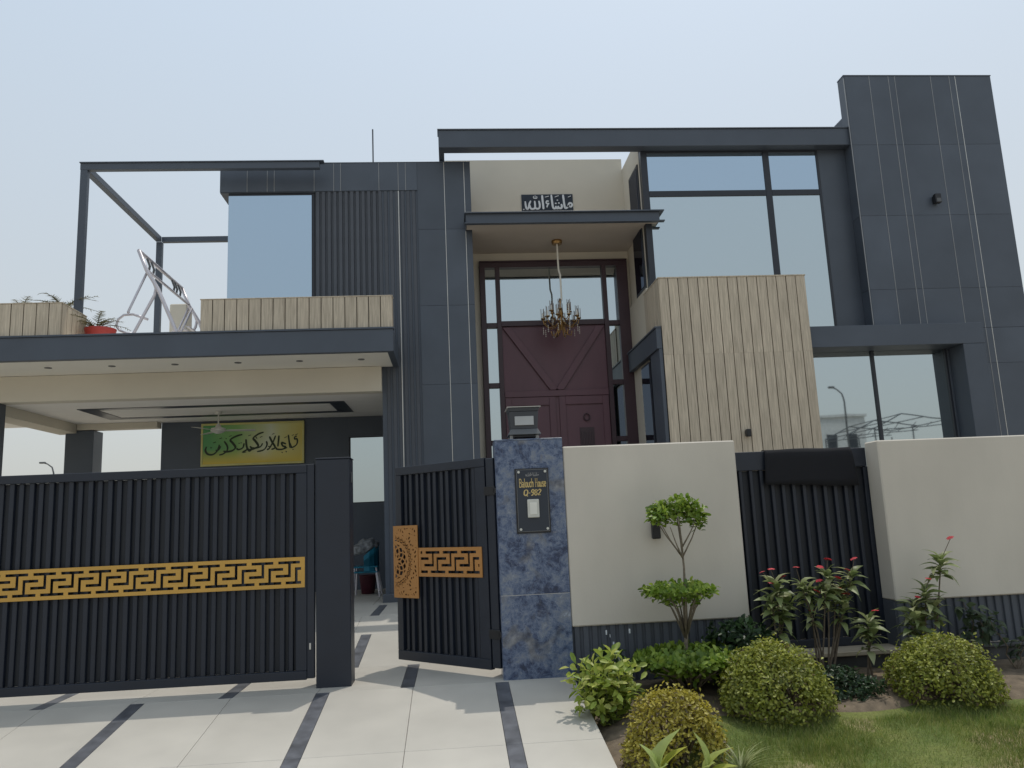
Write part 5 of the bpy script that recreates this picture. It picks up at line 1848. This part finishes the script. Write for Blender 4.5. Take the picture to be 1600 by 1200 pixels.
def flowering(label, base, whorls, flowers, seed):
    rr = random.Random(seed)
    t = thing("flowering_plant", label, "flowering plant", base, "red flowered shrubs in front of the fence")
    st = MB()
    bx, by, bz = base
    for (x, y, z, n, sc) in whorls:
        b = Vector((bx + rr.uniform(-0.05, 0.05) + (x - bx) * 0.15, by, bz - 0.03))
        m = b.lerp(Vector((x, y, z)), 0.5) + Vector((rr.uniform(-0.04, 0.04), 0, 0))
        st.tube([b, m, Vector((x, y, z))], [0.010, 0.008, 0.005], 6)
        n += 8
        sc *= 1.2
        for k in range(n):
            a = k * 2.39996 + rr.uniform(-0.2, 0.2)
            el = 0.85 - 1.15 * (k / n) + rr.uniform(-0.15, 0.15)
            d = (math.cos(a) * math.cos(el), math.sin(a) * math.cos(el), math.sin(el))
            pz = z - 0.14 * (k / n) * sc
            f = (k / n) * 0.14 * sc / max(0.2, (Vector((x, y, z)) - m).length)
            p = Vector((x, y, z)).lerp(m, min(0.9, f))
            s = sc * rr.uniform(0.75, 1.15)
            inst("leaf", rr.choice(LF), t, p, aim(d, rr.uniform(-0.5, 0.5)), (s, s, s))
    for (x, y, z) in flowers:
        near = min(whorls, key=lambda w: (w[0] - x) ** 2 + (w[2] - z) ** 2)
        st.tube([Vector(near[:3]), Vector((x, y, z))], [0.004, 0.003], 5)
        s = rr.uniform(0.8, 1.2)
        inst("flower_head", flower_me, t, (x, y, z), (rr.uniform(-0.4, 0.4), rr.uniform(-0.4, 0.4), rr.uniform(0, 6)), (s, s, s))
    st.build("stems", "twig_brown", t)


y = 7.5
flowering("red flowered plant with a single leafy head, leftmost before the black fence", (2.97, y, -0.07),
          [(3.0, y, 0.80, 13, 1.15), (2.93, y - .04, 0.66, 10, 1.1), (3.09, y + .03, 0.62, 10, 1.1), (3.02, y, 0.5, 9, 1.1)],
          [(2.88, y, 0.90), (2.965, y, 0.92), (3.08, y, 0.85), (2.93, y - .05, 0.80)], 1)
flowering("tall many-stemmed plant with the most red blooms, before the middle of the black fence", (3.36, y, -0.07),
          [(3.24, y, 0.78, 10, 0.85), (3.33, y + .05, 0.72, 8, 0.8), (3.50, y, 0.86, 12, 0.9), (3.45, y - .05, 0.74, 10, 0.9), (3.56, y, 0.66, 10, 0.9), (3.74, y, 0.84, 12, 1.0),
           (3.66, y + .05, 0.74, 10, 0.9), (3.62, y - .03, 0.55, 8, 0.9), (3.30, y, 0.52, 7, 0.8)],
          [(3.21, y, 0.925), (3.38, y, 0.70), (3.52, y, 0.985), (3.60, y, 0.81), (3.67, y, 0.66), (3.78, y, 0.98), (3.31, y, 0.53), (3.44, y, 0.92), (3.70, y, 0.88), (3.40, y - .04, 0.80), (3.57, y - .05, 0.72)], 2)
flowering("short red flowered plant with one bloom at the right end of the black fence", (3.78, y - .05, -0.05),
          [(3.83, y - .05, 0.42, 14, 1.0), (3.84, y - .05, 0.30, 8, 1.0)], [(3.905, y - .05, 0.50)], 3)
flowering("red flowered plant reaching up against the right cream wall with a tall bare-stemmed top", (4.35, y, -0.07),
          [(4.32, y, 0.55, 11, 1.1), (4.25, y - .04, 0.42, 10, 1.1), (4.45, y, 0.66, 12, 1.0), (4.64, y, 0.94, 15, 1.05), (4.40, y + .05, 0.40, 9, 1.1), (4.52, y, 0.52, 9, 1.0)],
          [(4.36, y, 0.60), (4.49, y, 0.76), (4.76, y, 1.13)], 4)

LV = [leaf_mesh("leaf", 0.10, 0.062, "leaf_vine", droop=d) for d in (0.2, 0.5)]


def vine(label, base, seed, hts, n):
    rr = random.Random(seed)
    t = thing("leafy_climber", label, "plant", base, "thin leafy plants by the right wall")
    st = MB()
    for (dx, h) in hts:
        pts = [Vector(base)]
        for k in range(1, 7):
            pts.append(Vector((base[0] + dx * k / 6 + rr.uniform(-0.03, 0.03), base[1] + rr.uniform(-0.04, 0.04), base[2] + h * k / 6)))
        st.tube(pts, [0.008 - 0.0008 * k for k in range(7)], 5)
        for k in range(n):
            f = rr.uniform(0.45, 1.0) * 5.99
            i = int(f)
            p = pts[i].lerp(pts[i + 1], f - i) + Vector((rr.gauss(0, 0.06), rr.gauss(0, 0.04), rr.gauss(0, 0.03)))
            a = rr.uniform(0, 6.28)
            el = rr.uniform(-0.9, 0.5)
            s = rr.uniform(0.6, 1.1)
            inst("leaf", rr.choice(LV), t, p, aim((math.cos(a) * math.cos(el), math.sin(a) * math.cos(el), math.sin(el)), rr.uniform(-0.6, 0.6)), (s, s, s))
    st.build("stems", "twig_brown", t)


vine("dusty dark green climber with thin stems against the plinth of the right cream wall", (5.0, 7.65, -0.08), 8, ((-0.10, 0.60), (0.05, 0.56), (0.14, 0.45)), 34)
vine("sparse dark green plant with slanting stem at the right edge by the cement wall", (5.22, 7.45, -0.10), 9, ((0.25, 0.42), (0.1, 0.3), (-0.2, 0.45)), 14)

# yellow-green variegated shrub at the driveway edge
rr = random.Random(12)
LG = [leaf_mesh("leaf", 0.12, 0.056, "leaf_variegated", droop=d) for d in (0.05, 0.2, 0.4)]
vs = thing("variegated_shrub", "loose yellow-green leafy shrub at the corner of driveway and flower bed", "shrub", (1.25, 6.95, -0.2))
st = MB()
cnt = 0
for k in range(30):
    a = rr.uniform(0, 6.28)
    R = rr.uniform(0.03, 0.27)
    top = Vector((1.24 + R * math.cos(a), 6.92 + R * 0.8 * math.sin(a), rr.uniform(-0.1, 0.38) * (1.0 if R < 0.17 else 0.75)))
    b = Vector((1.27 + 0.05 * math.cos(a), 6.95 + 0.05 * math.sin(a), -0.24))
    st.tube([b, b.lerp(top, 0.5) + Vector((0, 0, 0.03)), top], [0.006, 0.005, 0.003], 5)
    for j in range(10):
        f = 0.35 + 0.65 * j / 9
        p = b.lerp(top, f)
        aa = j * 2.4 + rr.uniform(-0.4, 0.4)
        el = rr.uniform(0.0, 0.9)
        s = rr.uniform(0.65, 1.1)
        inst("leaf", rr.choice(LG), vs, p, aim((math.cos(aa) * math.cos(el), math.sin(aa) * math.cos(el), math.sin(el)), rr.uniform(-0.6, 0.6)), (s, s, s))
st.build("stems", "stem_green", vs)
vr = np.random.default_rng(77)
n = 290
uu = vr.normal(0, 1, (n, 3))
uu /= np.linalg.norm(uu, axis=1)[:, None]
kk = vr.uniform(0.35, 1.0, n) ** 0.6 * np.array([1 + 0.7 * noise3(q, 2.0, 5) for q in uu])
PP = np.array([1.235, 6.92, 0.08]) + uu * kk[:, None] * np.array([0.28, 0.23, 0.27])
vm = PP[:, 2] > -0.2
V, F = leaves(PP[vm], uu[vm] + np.array([0, 0, 0.7]), vr.uniform(0.07, 0.115, vm.sum()), vr.uniform(0.035, 0.05, vm.sum()), vr, 0.15, 0.5, 0.4)
np_mesh("foliage", V, F, "leaf_variegated_mass", vs, kind="stuff")

# broad-leaved plants and a straw-coloured tuft at the front edge
LB = [leaf_mesh("leaf", 0.29, 0.135, "leaf_broad", droop=d, nseg=6, fold=0.4) for d in (0.02, 0.25)]
for (lab, bx, by, seed, dirs) in (("broad-leaved pale yellow-green plant in front of the yellowish shrub, with a long pointed leaf", 1.30, 5.55, 3,
                                   ((-0.45, -0.1, 1.0, 1.0), (0.35, 0.15, 1.15, 1.25), (0.65, -0.1, 0.75, 1.05), (-0.85, -0.3, 0.35, 0.9), (0.1, -0.6, 0.6, 0.8), (-0.1, 0.5, 1.0, .9))),
                                  ("broad-leaved pale green plant to the right of the long-leaved one, near the grass", 1.60, 5.52, 4,
                                   ((-0.15, 0.0, 1.0, 1.1), (0.5, 0.1, 0.7, 1.0), (0.75, -0.3, 0.4, 0.85), (-0.6, -0.3, 0.5, 0.7), (0.1, -0.6, 0.6, 0.8)))):
    t = thing("broadleaf_plant", lab, "plant", (bx, by, -0.33), "broad-leaved plants at the front of the bed")
    MB().tube([(bx, by, -0.37), (bx, by, -0.24)], [0.016, 0.012], 8).build("stem", "stem_green", t)
    for i, (dx, dy, dz, s) in enumerate(dirs):
        inst("leaf", LB[i % 2], t, (bx, by, -0.26), aim((dx, dy, dz), 0.2 * (i - 2)), (s, s, s))
tf = thing("grass_tuft", "straw-coloured arching grass tuft between the yellowish shrub and the lawn", "grass tuft", (1.83, 6.0, -0.28))
rr = random.Random(2)
for k in range(34):
    a = rr.uniform(-1.2, 2.2)
    l = rr.uniform(0.25, 0.45)
    el = rr.uniform(0.7, 1.4)
    pts = []
    mb = MB()
    for i in range(6):
        q = i / 5
        r = l * q * math.cos(el) * (1 + q)
        z = l * q * math.sin(el) - 0.55 * l * q * q
        p = Vector((1.93 + r * math.cos(a), 5.78 + r * math.sin(a) - 0.02, -0.30 + z))
        w = 0.006 * (1 - q) + 0.001
        mb.v += [(p.x - w * math.sin(a), p.y + w * math.cos(a), p.z), (p.x + w * math.sin(a), p.y - w * math.cos(a), p.z + 0.001)]
    for i in range(5):
        mb.f.append((2 * i, 2 * i + 1, 2 * i + 3, 2 * i + 2))
    mb.build("blade", "leaf_straw", tf)

# ================================================================== BEYOND: street lamps, and what the windows mirror from across the road
def street_lamp(x, y, z0, h, arm, label):
    t = thing("street_lamp", label, "street lamp", (x, y, z0), "tall grey street lamps")
    MB().tube([(x, y, z0), (x, y, z0 + h * 0.92), (x + arm * 0.12, y, z0 + h * 0.97), (x + arm * 0.45, y, z0 + h), (x + arm * 0.7, y, z0 + h * 1.01)], [0.055, 0.045, 0.04, 0.035, 0.035], 8).build("pole", "lamp_metal", t, smooth=True)
    MB().box(min(x + arm * 0.6, x + arm), max(x + arm * 0.6, x + arm), y - 0.1, y + 0.1, z0 + h * 1.005, z0 + h * 1.005 + 0.09).build("lamp_head", "lamp_metal", t, 0.02)
    return t


street_lamp(-21.35, 45, -0.75, 6.35, -0.75, "distant street lamp seen through the open porch behind the gate")
street_lamp(19.6, -12, -0.75, 8.0, -0.75, "street lamp across the road, mirrored in the lower right window")
street_lamp(-9.0, -26, -0.75, 9.5, -0.9, "slim street lamp far across the road, mirrored in the porch window")
fb = thing("building", "pale plain building across the road, mirrored in the lower right window", "building", (44, -64, -0.75))
MB().box(36, 46.4, -70, -60, -0.75, 11.3).build("wall", "building_far", fb)
MB().box(35.8, 46.6, -70.2, -59.8, 11.31, 11.6).build("parapet", "building_far", fb)
for i in range(4):
    for j in range(3):
        B("window", "window_frame", fb, 37 + i * 2.4, 38.2 + i * 2.4, -60.02, -59.97, 1.0 + j * 3.4, 2.6 + j * 3.4, 0)
sh = thing("steel_shed", "open steel roof framework on thin posts across the road, mirrored in the window", "shed", (30, -25, -0.75))
mb = MB()
for (yy) in (-24, -27.5, -31):
    mb.tube([(27.6, yy, 6.4), (29.6, yy, 7.3)], 0.04, 5)
    mb.tube([(29.6, yy, 7.3), (32.7, yy, 6.85)], 0.04, 5)
    mb.tube([(27.6, yy, 6.25), (32.7, yy, 6.55)], 0.03, 5)
    for k in range(5):
        xx = 27.9 + k * 1.1
        mb.tube([(xx, yy, 6.3 + 0.06 * k), (xx + 0.4, yy, 6.75)], 0.022, 4)
for (xx, zz) in ((27.6, 6.4), (28.6, 6.85), (29.6, 7.3), (31.2, 7.08), (32.7, 6.85)):
    mb.tube([(xx, -24, zz), (xx, -31, zz)], 0.032, 5)
mb.build("roof_frame", "lamp_dark", sh)
for xx in (27.6, 30.2, 32.7):
    for yy in (-24, -31):
        MB().tube([(xx, yy, -0.75), (xx, yy, 6.4)], 0.04, 6).build("post", "lamp_dark", sh)
